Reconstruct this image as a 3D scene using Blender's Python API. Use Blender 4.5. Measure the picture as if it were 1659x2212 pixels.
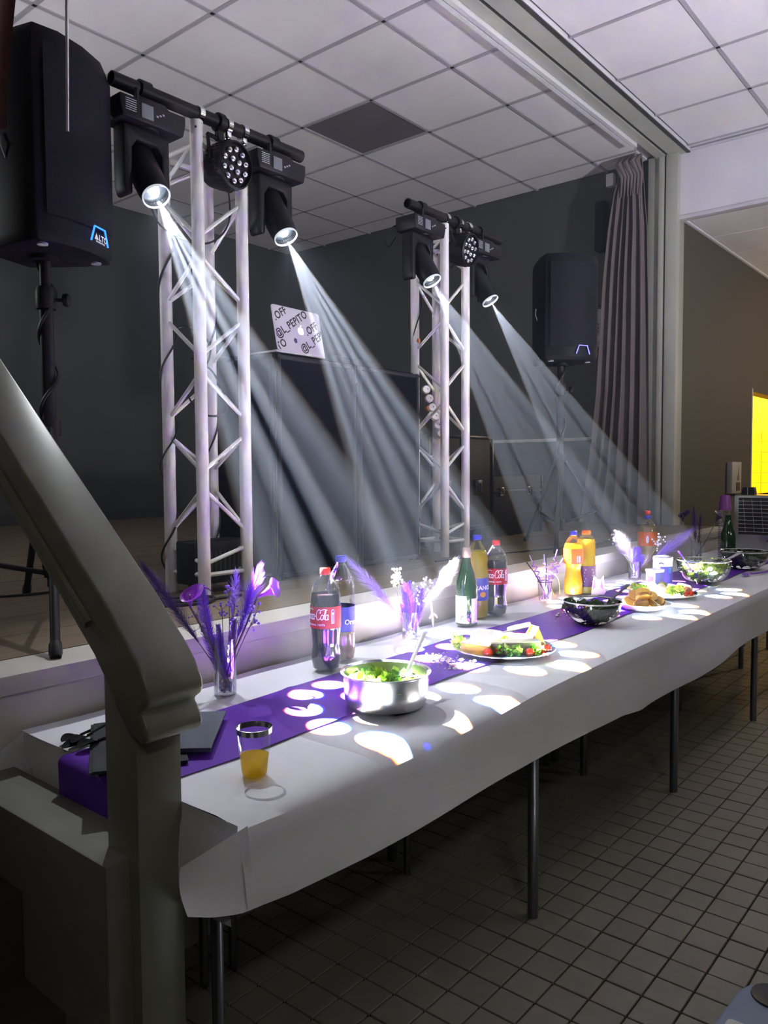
import bpy, bmesh, math, random
from mathutils import Vector, Matrix
PI = math.pi
rnd = random.Random(7)
for o in list(bpy.data.objects): bpy.data.objects.remove(o)
SC = bpy.context.scene
COL = SC.collection
# ------------------------------------------------------------------ camera
CAMZ = 1.3674
cd = bpy.data.cameras.new('camera'); cam = bpy.data.objects.new('camera', cd); COL.objects.link(cam)
cd.sensor_fit = 'HORIZONTAL'; cd.sensor_width = 36.0; cd.lens = 36.0*1697.757/1659.0
cd.clip_start = 0.02; cd.clip_end = 60
_yaw, _pit, _rol = 0.694878, -0.054647, -0.005993
_f = Vector((math.cos(_yaw)*math.cos(_pit), math.sin(_yaw)*math.cos(_pit), math.sin(_pit)))
_r = Vector((math.sin(_yaw), -math.cos(_yaw), 0)); _u = _r.cross(_f)
_r2 = math.cos(_rol)*_r + math.sin(_rol)*_u; _u2 = -math.sin(_rol)*_r + math.cos(_rol)*_u
cam.matrix_world = Matrix(((_r2.x, _u2.x, -_f.x, 0), (_r2.y, _u2.y, -_f.y, 0), (_r2.z, _u2.z, -_f.z, CAMZ), (0, 0, 0, 1)))
SC.camera = cam
# ------------------------------------------------------------------ world, exposure
w = bpy.data.worlds.new('World'); SC.world = w; w.use_nodes = True
w.node_tree.nodes['Background'].inputs[0].default_value = (0.5, 0.55, 0.7, 1)
w.node_tree.nodes['Background'].inputs[1].default_value = 0.004
SC.view_settings.view_transform = 'Standard'; SC.view_settings.look = 'None'
SC.view_settings.gamma = 1.0; SC.view_settings.use_curve_mapping = False
SC.view_settings.exposure = 0.0
cy = SC.cycles
cy.use_denoising = True
try: cy.denoiser = 'OPENIMAGEDENOISE'
except Exception: pass
cy.max_bounces = 7; cy.diffuse_bounces = 4; cy.glossy_bounces = 3; cy.transmission_bounces = 4
cy.transparent_max_bounces = 24; cy.volume_bounces = 0
cy.caustics_reflective = False; cy.caustics_refractive = False
cy.sample_clamp_indirect = 0.0
cy.use_guiding = GUIDE if 'GUIDE' in globals() else True
cy.use_surface_guiding = True; cy.use_volume_guiding = False
# ------------------------------------------------------------------ lights
BEAM = 15500.0      # watts of each moving head
HALL = 30.0          # added fill lamp behind the camera, no fixture seen
def area_light(name, loc, rot, sx, sy, power, col):
    d = bpy.data.lights.new(name, 'AREA'); d.shape = 'RECTANGLE'; d.size = sx; d.size_y = sy
    d.energy = power; d.color = col
    o = bpy.data.objects.new(name, d); o.location = loc; o.rotation_euler = rot; COL.objects.link(o); return o
area_light('hall_fill', (-1.6, -2.2, 3.8), (0, 0, 0), 1.2, 0.3, HALL, (1.0, 0.93, 0.80))  # unseen fill, brightens railing and newel post
def globe_light(name, loc, power, col, r=0.15):
    d = bpy.data.lights.new(name, 'POINT'); d.energy = power; d.color = col; d.shadow_soft_size = r
    o = bpy.data.objects.new(name, d); o.location = loc; COL.objects.link(o); return o
globe_light('hall_far_fill', (9.6, 0.3, 2.4), 85.0, (1.0, 0.79, 0.56))  # added out of view to lift the low ceiling and hall wall
globe_light('hall_side_fill', (5.2, -2.6, 3.0), 16.0, (1.0, 0.93, 0.80))  # extra unseen fill on the hall side
GLOW = 40.0          # stray light leaving each lit lens at wide angles
def wash_spot(name, loc, target, power, col, deg, r=0.05):
    d = bpy.data.lights.new(name, 'SPOT'); d.energy = power; d.color = col; d.shadow_soft_size = r
    d.spot_size = math.radians(deg); d.spot_blend = 1.0
    o = bpy.data.objects.new(name, d); o.location = loc; COL.objects.link(o)
    o.rotation_euler = (Vector(target)-Vector(loc)).to_track_quat('-Z', 'Y').to_euler(); return o
wash_spot('hall_ceiling_fill', (3.9, -1.5, 1.9), (4.3, 1.1, 3.88), 500.0, (0.91, 0.90, 1.0), 118, 0.12)  # invented uplight, brightens the hall ceiling and bulkhead
globe_light('stage_fill', (0.1, 4.7, 2.6), 34.0, (0.95, 0.97, 1.0))  # no such lamp in view, put in to lift the deep stage
wash_spot('stage_ceiling_fill', (0.2, 3.6, 1.5), (3.4, 4.2, 3.88), 140.0, (0.93, 0.91, 1.0), 110, 0.12)  # added out of frame to brighten the stage ceiling
area_light('kitchen_lamp', (9.6, 3.05, 2.95), (0, 0, 0), 0.8, 0.5, 95.0, (1.0, 0.93, 0.75))

def nodes_of(m): return m.node_tree.nodes, m.node_tree.links
def gobo_spot(name, loc, target, power, col=(1.0, 0.985, 0.93), rot=0.0, R1=0.128, R2=0.057, rd=0.026, n1=9, n2=4):
    d = bpy.data.lights.new(name, 'SPOT'); d.energy = power; d.color = col
    d.spot_size = math.radians(20); d.spot_blend = 0.02; d.shadow_soft_size = 0.004
    d.use_nodes = True; nt = d.node_tree; N, L = nt.nodes, nt.links
    em = next(n for n in N if n.type == 'EMISSION')
    tc = N.new('ShaderNodeTexCoord'); sp = N.new('ShaderNodeSeparateXYZ'); L.new(tc.outputs['Normal'], sp.inputs[0])
    def M(op, a, b=None, c=None):
        n = N.new('ShaderNodeMath'); n.operation = op
        for i, v in enumerate((a, b, c)):
            if v is None: continue
            if isinstance(v, (int, float)): n.inputs[i].default_value = v
            else: L.new(v, n.inputs[i])
        return n.outputs[0]
    az = M('ABSOLUTE', sp.outputs[2]); u = M('DIVIDE', sp.outputs[0], az); v = M('DIVIDE', sp.outputs[1], az)
    r2 = M('ADD', M('MULTIPLY', u, u), M('MULTIPLY', v, v)); r = M('SQRT', r2)
    ang = M('ADD', M('ARCTAN2', v, u), rot + 20*PI)
    def cosfold(n, off):
        s = 2*PI/n
        return M('COSINE', M('SUBTRACT', M('MODULO', M('ADD', ang, off), s), s/2))
    c1 = cosfold(n1, 0.0); c2 = cosfold(n2, 0.35)
    chans = []
    for k in (1.010, 1.0, 0.988):
        def dist(R, c):
            R *= k
            return M('SQRT', M('MAXIMUM', M('ADD', M('SUBTRACT', r2, M('MULTIPLY', M('MULTIPLY', r, 2*R), c)), R*R), 0.0))
        dd = M('MINIMUM', dist(R1, c1), dist(R2, c2))
        mr = N.new('ShaderNodeMapRange'); L.new(dd, mr.inputs[0])
        mr.inputs[1].default_value = rd-0.0012; mr.inputs[2].default_value = rd+0.0012
        mr.inputs[3].default_value = 1.0; mr.inputs[4].default_value = 0.0
        chans.append(mr.outputs[0])
    cb = N.new('ShaderNodeCombineColor')
    for i in range(3): L.new(chans[i], cb.inputs[i])
    L.new(cb.outputs[0], em.inputs[0]); em.inputs[1].default_value = 1.0
    o = bpy.data.objects.new(name, d); COL.objects.link(o)
    o.location = loc; o.rotation_euler = (Vector(target)-Vector(loc)).to_track_quat('-Z', 'Y').to_euler()
    return o
LENS = [(1.579, 2.300, 2.282), (2.169, 2.300, 2.277), (3.205, 2.350, 2.298), (3.745, 2.350, 2.286)]
TARG = [(1.545, 1.245, 0.76), (2.22, 1.41, 0.76), (3.28, 1.41, 0.76), (3.90, 1.42, 0.76)]
GOBO = [(12, 0.128, 0.314), (11, 0.140, 0.0), (12, 0.138, 0.10), (12, 0.138, 0.30)]
for i in range(4):
    p = Vector(LENS[i]); dr = (Vector(TARG[i])-p).normalized()
    gobo_spot('beam_lamp', p + dr*0.012, TARG[i], BEAM*(1.0, 1.0, 0.78, 0.72)[i], rot=GOBO[i][2], R1=GOBO[i][1], n1=GOBO[i][0], R2=GOBO[i][1]*0.44, rd=GOBO[i][1]*(0.196, 0.190, 0.170, 0.165)[i])
    wash_spot('lens_glow_lamp', p + dr*0.016, TARG[i], GLOW*(1.45, 1.2, 0.25, 0.28)[i], (0.93, 0.96, 1.0), 96, 0.02)
# ------------------------------------------------------------------ helpers
WL = {}
def tag(o, label=None, cat=None, group=None, kind=None):
    if label: o['label'] = label
    if cat: o['category'] = cat
    if group: o['group'] = group
    if kind: o['kind'] = kind
    return o
def thing(name, loc, label, cat, group=None, rz=0.0):
    o = bpy.data.objects.new(name, None); o.empty_display_size = 0.05; COL.objects.link(o)
    o.location = loc; o.rotation_euler = (0, 0, rz); WL[o.name] = Vector(loc)
    tag(o, label, cat, group); return o
def link(name, me, mat, parent=None):
    o = bpy.data.objects.new(name, me); COL.objects.link(o)
    if mat is not None and not me.materials: me.materials.append(mat)
    if parent is not None: o.parent = parent
    return o
def frame_from(d):
    d = Vector(d).normalized(); a = Vector((0, 0, 1)) if abs(d.z) < 0.9 else Vector((1, 0, 0))
    x = a.cross(d).normalized(); return x, d.cross(x), d
class MB:
    """collects shapes into ONE mesh"""
    def __init__(s): s.v = []; s.f = []; s.off = Vector((0, 0, 0))
    def add(s, vs, fs):
        n = len(s.v); s.v += [tuple(v) for v in vs]; s.f += [tuple(i+n for i in f) for f in fs]; return s
    def box(s, c, size, M=None, taper=(1, 1)):
        x, y, z = size[0]/2, size[1]/2, size[2]/2; vs = []
        for k in (-1, 1):
            tx, ty = (taper if k > 0 else (1, 1))
            for a, b in ((-1, -1), (1, -1), (1, 1), (-1, 1)):
                p = Vector((a*x*tx, b*y*ty, k*z)); vs.append((M @ p if M else p) + Vector(c))
        return s.add(vs, [(3, 2, 1, 0), (4, 5, 6, 7), (0, 1, 5, 4), (1, 2, 6, 5), (2, 3, 7, 6), (3, 0, 4, 7)])
    def bb(s, lo, hi): return s.box([(a+b)/2 for a, b in zip(lo, hi)], [b-a for a, b in zip(lo, hi)])
    def ring(s, prof, c=(0, 0, 0), axis=(0, 0, 1), seg=16, cap=(True, True), sx=1.0):
        X, Y, Z = frame_from(axis); c = Vector(c); vs = []; fs = []
        for (r, h) in prof:
            for i in range(seg):
                a = 2*PI*i/seg; vs.append(c + Z*h + (X*math.cos(a)*sx + Y*math.sin(a))*r)
        for j in range(len(prof)-1):
            for i in range(seg):
                k = (i+1) % seg; fs.append((j*seg+i, j*seg+k, (j+1)*seg+k, (j+1)*seg+i))
        if cap[0]: fs.append(tuple(reversed(range(seg))))
        if cap[1]: fs.append(tuple(range((len(prof)-1)*seg, len(prof)*seg)))
        return s.add(vs, fs)
    def cyl(s, p0, p1, r0, r1=None, seg=12):
        r1 = r0 if r1 is None else r1; d = Vector(p1)-Vector(p0)
        return s.ring([(r0, 0), (r1, d.length)], p0, d, seg)
    def tube(s, pts, r, seg=6, closed=False):
        pts = [Vector(p) for p in pts]; n = len(pts); rr = r if isinstance(r, (list, tuple)) else [r]*n
        vs = []; fs = []; px = None
        for i, p in enumerate(pts):
            t = (pts[min(i+1, n-1)]-pts[max(i-1, 0)])
            if t.length < 1e-9: t = Vector((0, 0, 1))
            t.normalize()
            if px is None: px = frame_from(t)[0]
            px = (px - t*px.dot(t))
            if px.length < 1e-6: px = frame_from(t)[0]
            px.normalize(); py = t.cross(px)
            for k in range(seg):
                a = 2*PI*k/seg; vs.append(p + (px*math.cos(a)+py*math.sin(a))*rr[i])
        for j in range(n-1):
            for k in range(seg):
                q = (k+1) % seg; fs.append((j*seg+k, j*seg+q, (j+1)*seg+q, (j+1)*seg+k))
        fs.append(tuple(reversed(range(seg)))); fs.append(tuple(range((n-1)*seg, n*seg)))
        return s.add(vs, fs)
    def ball(s, c, r, seg=10, rings=6, sc=(1, 1, 1)):
        vs = [Vector(c)+Vector((0, 0, -r*sc[2]))]; fs = []
        for j in range(1, rings):
            t = PI*j/rings
            for i in range(seg):
                a = 2*PI*i/seg
                vs.append(Vector(c)+Vector((r*math.sin(t)*math.cos(a)*sc[0], r*math.sin(t)*math.sin(a)*sc[1], -r*math.cos(t)*sc[2])))
        vs.append(Vector(c)+Vector((0, 0, r*sc[2])))
        for i in range(seg): fs.append((0, 1+(i+1) % seg, 1+i))
        for j in range(rings-2):
            for i in range(seg):
                k = (i+1) % seg; fs.append((1+j*seg+i, 1+j*seg+k, 1+(j+1)*seg+k, 1+(j+1)*seg+i))
        b = 1+(rings-2)*seg
        for i in range(seg): fs.append((b+i, b+(i+1) % seg, len(vs)-1))
        return s.add(vs, fs)
    def prism(s, poly, p0, X, Y, D):
        """polygon (2-D, CCW) in the plane X,Y at p0 swept by D"""
        p0, X, Y, D = Vector(p0), Vector(X), Vector(Y), Vector(D); n = len(poly)
        vs = [p0+X*a+Y*b for a, b in poly] + [p0+X*a+Y*b+D for a, b in poly]
        fs = [tuple(reversed(range(n))), tuple(range(n, 2*n))] + [(i, (i+1) % n, n+(i+1) % n, n+i) for i in range(n)]
        return s.add(vs, fs)
    def grid(s, fn, nu, nv):
        vs = [fn(i/nu, j/nv) for j in range(nv+1) for i in range(nu+1)]
        fs = [(j*(nu+1)+i, j*(nu+1)+i+1, (j+1)*(nu+1)+i+1, (j+1)*(nu+1)+i) for j in range(nv) for i in range(nu)]
        return s.add(vs, fs)
    def mesh(s, name, smooth=True, bevel=0.0, off=None, seg=2):
        me = bpy.data.meshes.new(name)
        vs = s.v if off is None else [(v[0]-off[0], v[1]-off[1], v[2]-off[2]) for v in s.v]
        me.from_pydata(vs, [], s.f); me.update()
        bm = bmesh.new(); bm.from_mesh(me)
        bmesh.ops.recalc_face_normals(bm, faces=bm.faces)
        if bevel > 0:
            es = [e for e in bm.edges if len(e.link_faces) == 2 and e.calc_face_angle(0) > 0.6]
            bmesh.ops.bevel(bm, geom=es, offset=bevel, segments=seg, profile=0.5, affect='EDGES', clamp_overlap=True)
        bm.to_mesh(me); bm.free()
        if smooth:
            me.polygons.foreach_set('use_smooth', [True]*len(me.polygons))
            try: me.set_sharp_from_angle(angle=math.radians(38))
            except Exception: pass
        me.update(); return me
    def build(s, name, mat, parent=None, smooth=True, bevel=0.0, world=True, seg=2):
        off = None
        if parent is not None and world:
            root = parent
            while root.parent is not None: root = root.parent
            off = WL.get(root.name)
        return link(name, s.mesh(name, smooth, bevel, off, seg), mat, parent)
# ---- materials
MATS = {}
def mat(name, col, rough=0.6, metal=0.0, var=0.06, scale=30.0, bump=0.0, spec=0.5, emis=None, es=0.0, stretch=None, coat=0.0, trans=0.0):
    if name in MATS: return MATS[name]
    m = bpy.data.materials.new(name); m.use_nodes = True; N, L = nodes_of(m)
    b = N['Principled BSDF']; b.inputs['Roughness'].default_value = rough; b.inputs['Metallic'].default_value = metal
    b.inputs['Specular IOR Level'].default_value = spec; b.inputs['Coat Weight'].default_value = coat
    if emis: b.inputs['Emission Color'].default_value = (*emis, 1); b.inputs['Emission Strength'].default_value = es
    tc = N.new('ShaderNodeTexCoord'); mp = N.new('ShaderNodeMapping'); L.new(tc.outputs['Object'], mp.inputs[0])
    if stretch: mp.inputs['Scale'].default_value = stretch
    nz = N.new('ShaderNodeTexNoise'); nz.inputs['Scale'].default_value = scale; nz.inputs['Detail'].default_value = 3
    L.new(mp.outputs[0], nz.inputs[0])
    mr = N.new('ShaderNodeMix'); mr.data_type = 'RGBA'; L.new(nz.outputs[0], mr.inputs[0])
    mr.inputs[6].default_value = (*[max(0, c*(1-var)) for c in col], 1); mr.inputs[7].default_value = (*[min(1, c*(1+var)) for c in col], 1)
    L.new(mr.outputs[2], b.inputs['Base Color'])
    if bump > 0:
        bp = N.new('ShaderNodeBump'); bp.inputs['Strength'].default_value = bump; bp.inputs['Distance'].default_value = 0.002
        L.new(nz.outputs[0], bp.inputs['Height']); L.new(bp.outputs[0], b.inputs['Normal'])
    MATS[name] = m; return m
def glass(name, tint=(1, 1, 1), refl=0.12, rough=0.03):
    """thin clear wall: lets light through, mirrors at grazing angles"""
    if name in MATS: return MATS[name]
    m = bpy.data.materials.new(name); m.use_nodes = True; N, L = nodes_of(m); N.remove(N['Principled BSDF'])
    out = N['Material Output']; t = N.new('ShaderNodeBsdfTransparent'); t.inputs[0].default_value = (*tint, 1)
    g = N.new('ShaderNodeBsdfGlossy'); g.inputs['Roughness'].default_value = rough; g.inputs[0].default_value = (1, 1, 1, 1)
    lw = N.new('ShaderNodeLayerWeight'); lw.inputs[0].default_value = 0.35
    mr = N.new('ShaderNodeMapRange'); L.new(lw.outputs['Fresnel'], mr.inputs[0]); mr.inputs[3].default_value = refl*0.22; mr.inputs[4].default_value = min(1, refl*3.2)
    mx = N.new('ShaderNodeMixShader'); L.new(mr.outputs[0], mx.inputs[0]); L.new(t.outputs[0], mx.inputs[1]); L.new(g.outputs[0], mx.inputs[2])
    L.new(mx.outputs[0], out.inputs[0]); MATS[name] = m; return m
def translucent(name, col, k=0.5, rough=0.4, clear=0.0):
    """thin petals, leaves, juices: part of the light passes through"""
    if name in MATS: return MATS[name]
    m = bpy.data.materials.new(name); m.use_nodes = True; N, L = nodes_of(m); b = N['Principled BSDF']; out = N['Material Output']
    nz = N.new('ShaderNodeTexNoise'); nz.inputs['Scale'].default_value = 60
    mr = N.new('ShaderNodeMix'); mr.data_type = 'RGBA'; L.new(nz.outputs[0], mr.inputs[0])
    mr.inputs[6].default_value = (*[c*0.85 for c in col], 1); mr.inputs[7].default_value = (*[min(1, c*1.12) for c in col], 1)
    L.new(mr.outputs[2], b.inputs['Base Color']); b.inputs['Roughness'].default_value = rough
    t = N.new('ShaderNodeBsdfTranslucent'); L.new(mr.outputs[2], t.inputs[0])
    mx = N.new('ShaderNodeMixShader'); mx.inputs[0].default_value = k; L.new(b.outputs[0], mx.inputs[1]); L.new(t.outputs[0], mx.inputs[2])
    last = mx
    if clear > 0:
        tr = N.new('ShaderNodeBsdfTransparent'); tr.inputs[0].default_value = (*[0.3+0.7*c for c in col], 1)
        m2 = N.new('ShaderNodeMixShader'); m2.inputs[0].default_value = clear; L.new(mx.outputs[0], m2.inputs[1]); L.new(tr.outputs[0], m2.inputs[2]); last = m2
    L.new(last.outputs[0], out.inputs[0]); MATS[name] = m; return m
def text_mesh(txt, size=1.0, align='CENTER', shear=0.0, bold=0.0, spacing=1.0):
    """2-D triangles of a lettering: (verts, faces)"""
    cu = bpy.data.curves.new('lettering', 'FONT'); cu.body = txt; cu.size = size; cu.align_x = align; cu.shear = shear
    cu.offset = bold; cu.space_character = spacing; cu.resolution_u = 3
    o = bpy.data.objects.new('lettering', cu); COL.objects.link(o)
    dg = bpy.context.evaluated_depsgraph_get(); me = bpy.data.meshes.new_from_object(o.evaluated_get(dg))
    vs = [(v.co.x, v.co.y) for v in me.vertices]; fs = [tuple(p.vertices) for p in me.polygons]
    bpy.data.objects.remove(o); bpy.data.curves.remove(cu); bpy.data.meshes.remove(me)
    return vs, fs
def add_text(mb, txt, fn, size=1.0, **k):
    vs, fs = text_mesh(txt, size, **k); mb.add([fn(a, b) for a, b in vs], fs); return mb
def stroke(pts, wd):
    """flat ribbon along a 2-D polyline"""
    vs = []; fs = []; n = len(pts)
    for i, (x, y) in enumerate(pts):
        a = Vector(pts[max(0, i-1)]); b = Vector(pts[min(n-1, i+1)]); t = (b-a); t = t.normalized() if t.length > 1e-9 else Vector((1, 0))
        ww = wd[i] if isinstance(wd, list) else wd
        vs += [(x-t.y*ww/2, y+t.x*ww/2), (x+t.y*ww/2, y-t.x*ww/2)]
    for i in range(n-1): fs.append((2*i, 2*i+1, 2*i+3, 2*i+2))
    return vs, fs
def sm(a, b, t):
    t = max(0.0, min(1.0, (t-a)/(b-a) if b != a else 0.0)); return t*t*(3-2*t)
def lerp_tab(tab, x):
    if x <= tab[0][0]: return tab[0][1]
    for (a, fa), (b, fb) in zip(tab, tab[1:]):
        if x <= b: return fa+(fb-fa)*(x-a)/(b-a)
    return tab[-1][1]
def dup(root, loc, rz=0.0, label=None, group=None, cat=None):
    r = root.copy(); COL.objects.link(r); r.location = loc; r.rotation_euler = (0, 0, rz); WL[r.name] = Vector(loc)
    if label: r['label'] = label
    if group: r['group'] = group
    for ch in list(root.children):
        c = ch.copy(); COL.objects.link(c); c.parent = r
        for g in list(ch.children):
            d = g.copy(); COL.objects.link(d); d.parent = c
    return r
# ------------------------------------------------------------------ the setting
ZC = 3.88; ZS = 0.895; YL = 1.83; XE = 6.49; YB = 6.85
M_floor = mat('floor_tile_clay', (0.26, 0.25, 0.215), 0.50, var=0.16, scale=9, bump=0.05)
M_grout = mat('grout_dark', (0.012, 0.011, 0.009), 0.9)
M_wall = mat('wall_paint_olive', (0.060, 0.062, 0.052), 0.75, var=0.05, scale=4, bump=0.08)
M_wall2 = mat('wall_paint_hall', (0.070, 0.061, 0.042), 0.75, var=0.05, scale=4, bump=0.08)
M_tile = mat('ceiling_tile_white', (0.80, 0.785, 0.80), 0.9, var=0.03, scale=70, bump=0.25)
M_bar = mat('ceiling_grid_grey', (0.40, 0.39, 0.42), 0.6)
M_white = mat('bulkhead_white', (0.70, 0.69, 0.74), 0.8, var=0.02)
M_frame = mat('proscenium_paint', (0.46, 0.475, 0.41), 0.6, var=0.06, scale=6, bump=0.06)
M_dark = mat('groove_dark', (0.05, 0.05, 0.045), 0.8)
M_lip = mat('stage_lip_paint', (0.50, 0.475, 0.43), 0.6, var=0.10, scale=5, bump=0.12)
M_lip2 = mat('stage_front_board', (0.52, 0.495, 0.45), 0.65, var=0.08, scale=7, bump=0.1)
M_wood = mat('stage_plank_wood', (0.165, 0.128, 0.085), 0.75, spec=0.2, var=0.28, scale=6, bump=0.05, stretch=(0.6, 7, 7))
M_kit = mat('kitchen_tile_yellow_lit', (0.95, 0.66, 0.0), 0.5, var=0.01)  # yellow of the kitchen light put into the tile colour
M_kitw = mat('kitchen_wall_yellow_lit', (0.95, 0.64, 0.0), 0.6, var=0.01)  # wall colour carries the same yellow light
def structure(mb, name, m, parent=None, **k):
    o = mb.build(name, m, parent, world=False, **k)
    if parent is None: o['kind'] = 'structure'
    return o
# hall floor: dark bed with tiles set in it
fl = structure(MB().bb((-3, -5, -0.05), (13, 7.2, -0.004)), 'floor', M_grout, smooth=False)
S = 0.1; X0, Y0 = 1.9291, 1.2504
def cam_px(p):
    d = Vector(p)-Vector((0, 0, CAMZ)); z = d.dot(_f)
    if z < 0.1: return None
    return (829.5+1697.757*d.dot(_r2)/z, 1106-1697.757*d.dot(_u2)/z, z)
tiles = []
for i in range(-14, 72):
    for j in range(-24, 11):
        x, y = X0+i*S, Y0+j*S
        if y+S > YL+0.45: continue
        q = cam_px((x+S/2, y+S/2, 0))
        inv = q and -60 < q[0] < 1720 and 1300 < q[1] < 2290
        hid = (q is None) or (y > 1.1 and x < 1.2)
        tiles.append(((q[2] if q and inv and not hid else 99), x, y))
tiles.sort()
tb = MB().box((S/2, S/2, -0.002), (S-0.0055, S-0.0055, 0.010)).mesh('tile', False, bevel=0.0012, seg=1)
tb.materials.append(M_floor)
for n, (d, x, y) in enumerate(tiles[:300]):
    o = bpy.data.objects.new('tile', tb); COL.objects.link(o); o.parent = fl
    o.location = (x, y, rnd.uniform(-0.0006, 0.0006)); o.rotation_euler = (rnd.uniform(-.004, .004), rnd.uniform(-.004, .004), 0)
rest = MB()
for (d, x, y) in tiles[300:]:
    rest.box((x+S/2, y+S/2, -0.002+rnd.uniform(-0.0006, 0.0006)), (S-0.0055, S-0.0055, 0.010))
rr = structure(rest, 'tile', M_floor, fl, smooth=False); rr['kind'] = 'stuff'; rr['label'] = 'farther floor tiles in dark grout'
# ceiling above stage and hall
ce = structure(MB().bb((-3, -5, ZC+0.02), (XE+0.2, YB+0.2, ZC+0.06)), 'ceiling', M_bar, smooth=False)
P = 0.6696
def ctile(x0, y0, x1, y1, m=M_tile, z=ZC):
    b = MB().bb((0, 0, 0), (x1-x0, y1-y0, 0.012)).mesh('ceiling_tile', False, bevel=0.002, seg=1)
    b.materials.append(m); o = bpy.data.objects.new('ceiling_tile', b); COL.objects.link(o); o.parent = ce
    o.location = (x0, y0, z+rnd.uniform(0.001, 0.004)); return o
G = 0.012
M_tdark = mat('ceiling_panel_grey', (0.12, 0.115, 0.12), 0.9)
for i in range(-4, 5):
    for j in range(-1, 6):
        xa, ya = 3.5098+i*P, 2.9061+j*P; xb, yb = xa+P, ya+P
        ya = max(ya, 2.535); xb = min(xb, XE-0.005); yb = min(yb, YB-0.005)
        if xb-xa < 0.05 or yb-ya < 0.05: continue
        o = ctile(xa+G, ya+G, xb-G, yb-G, M_tdark if (i == 1 and j == 1) else M_tile)
        if i == 1 and j == 1: o['label'] = 'dark grey ceiling panel'
for i in range(-5, 3):
    for j in range(-6, 1):
        xa, ya = 5.02+i*P, 1.558+j*P; xb, yb = min(xa+P, 6.45), min(ya+P, 2.19)
        if i == 2: continue
        ctile(xa+G*0.8, ya+G*0.8, xb-G*0.8, yb-G*0.8)
for i in range(2, 3):
    for j in range(-6, 1):
        xa, ya = 5.02+i*P, 1.558+j*P
        ctile(xa+G*0.8, ya+G*0.8, 6.40, min(ya+P, 2.19)-G*0.8)
gb = MB()
for i in range(-4, 6):
    x = 3.5098+i*P
    if x < XE: gb.bb((x-0.012, 2.535, ZC-0.004), (x+0.012, YB, ZC+0.02))
for j in range(0, 7):
    y = 2.9061+j*P
    if y < YB: gb.bb((0.5, y-0.012, ZC-0.004), (XE, y+0.012, ZC+0.02))
for i in range(-5, 3):
    x = 5.02+i*P; gb.bb((x-0.012, -3, ZC-0.003), (x+0.012, 2.19, ZC+0.02))
for j in range(-6, 1):
    y = 1.558+j*P; gb.bb((1, y-0.012, ZC-0.003), (6.44, y+0.012, ZC+0.02))
structure(gb, 'ceiling_grid', M_bar, ce, smooth=False)
# walls of the stage house
wb = structure(MB().bb((-3, YB, 0), (XE+0.15, YB+0.15, 4)), 'wall_back', M_wall, smooth=False)
we = structure(MB().bb((XE, 2.5, 0), (XE+0.15, YB, 4)), 'wall_right', M_wall, smooth=False)
structure(MB().bb((XE-0.035, 2.95, 1.605), (XE, YB, 1.635)), 'trim_1', M_lip, bevel=0.004)
structure(MB().bb((-1, YB-0.02, ZS), (XE, YB, ZS+0.09)), 'baseboard_back', M_dark)
structure(MB().bb((XE-0.02, 2.5, ZS), (XE, YB, ZS+0.09)), 'baseboard_right', M_dark)
structure(MB().bb((-3.15, -5, 0), (-3, 7, 4)), 'wall_left', M_wall2, smooth=False)
structure(MB().bb((-3, -5.15, 0), (13, -5, 4)), 'wall_front', M_wall2, smooth=False)
# hall side wall beyond the stage, with the hatch to the lit kitchen
YW = 2.276; ZL = 3.357; HX0, HX1, HZ0, HZ1 = 8.60, 10.2, 1.068, 2.135
hw = MB()
hw.bb((6.46, YW, 0), (HX0, YW+0.14, 4)); hw.bb((HX1, YW, 0), (13, YW+0.14, 4))
hw.bb((HX0, YW, 0), (HX1, YW+0.14, HZ0)); hw.bb((HX0, YW, HZ1), (HX1, YW+0.14, 4))
structure(hw, 'wall_hall', M_wall2, smooth=False)
structure(MB().bb((13, -5, 0), (13.15, 7, 4)), 'wall_far', M_wall2, smooth=False)
kr = MB().bb((8.3, 3.6, 0), (11, 3.7, 3.1)).bb((8.2, YW+0.14, 0), (8.3, 3.7, 3.1)).bb((8.2, YW+0.14, 3.0), (11, 3.7, 3.1)).bb((8.2, YW+.14, 0.6), (11, 3.7, 0.7))
structure(kr, 'wall_kitchen', M_kitw, smooth=False)
kw = structure(MB().bb((10.4, YW+0.14, 0.7), (10.5, 3.6, 3.0)), 'wall_kitchen_tiled', M_kitw, smooth=False)
kt = MB().box((0, 0, 0), (0.016, 0.192, 0.122)).mesh('wall_tile', False, bevel=0.002, seg=1); kt.materials.append(M_kit)
for j in range(7):
    for i in range(6):
        o = bpy.data.objects.new('wall_tile', kt); COL.objects.link(o); o.parent = kw
        o.location = (10.396, 2.53+i*0.196, 1.075-0.16+0.063+j*0.126)
structure(MB().bb((HX0-0.03, YW-0.012, HZ0-0.03), (HX0, YW+0.14, HZ1+0.03)).bb((HX0, YW-0.012, HZ0-0.03), (HX1, YW+0.14, HZ0)), 'trim_2', M_frame, bevel=0.003)
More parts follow.
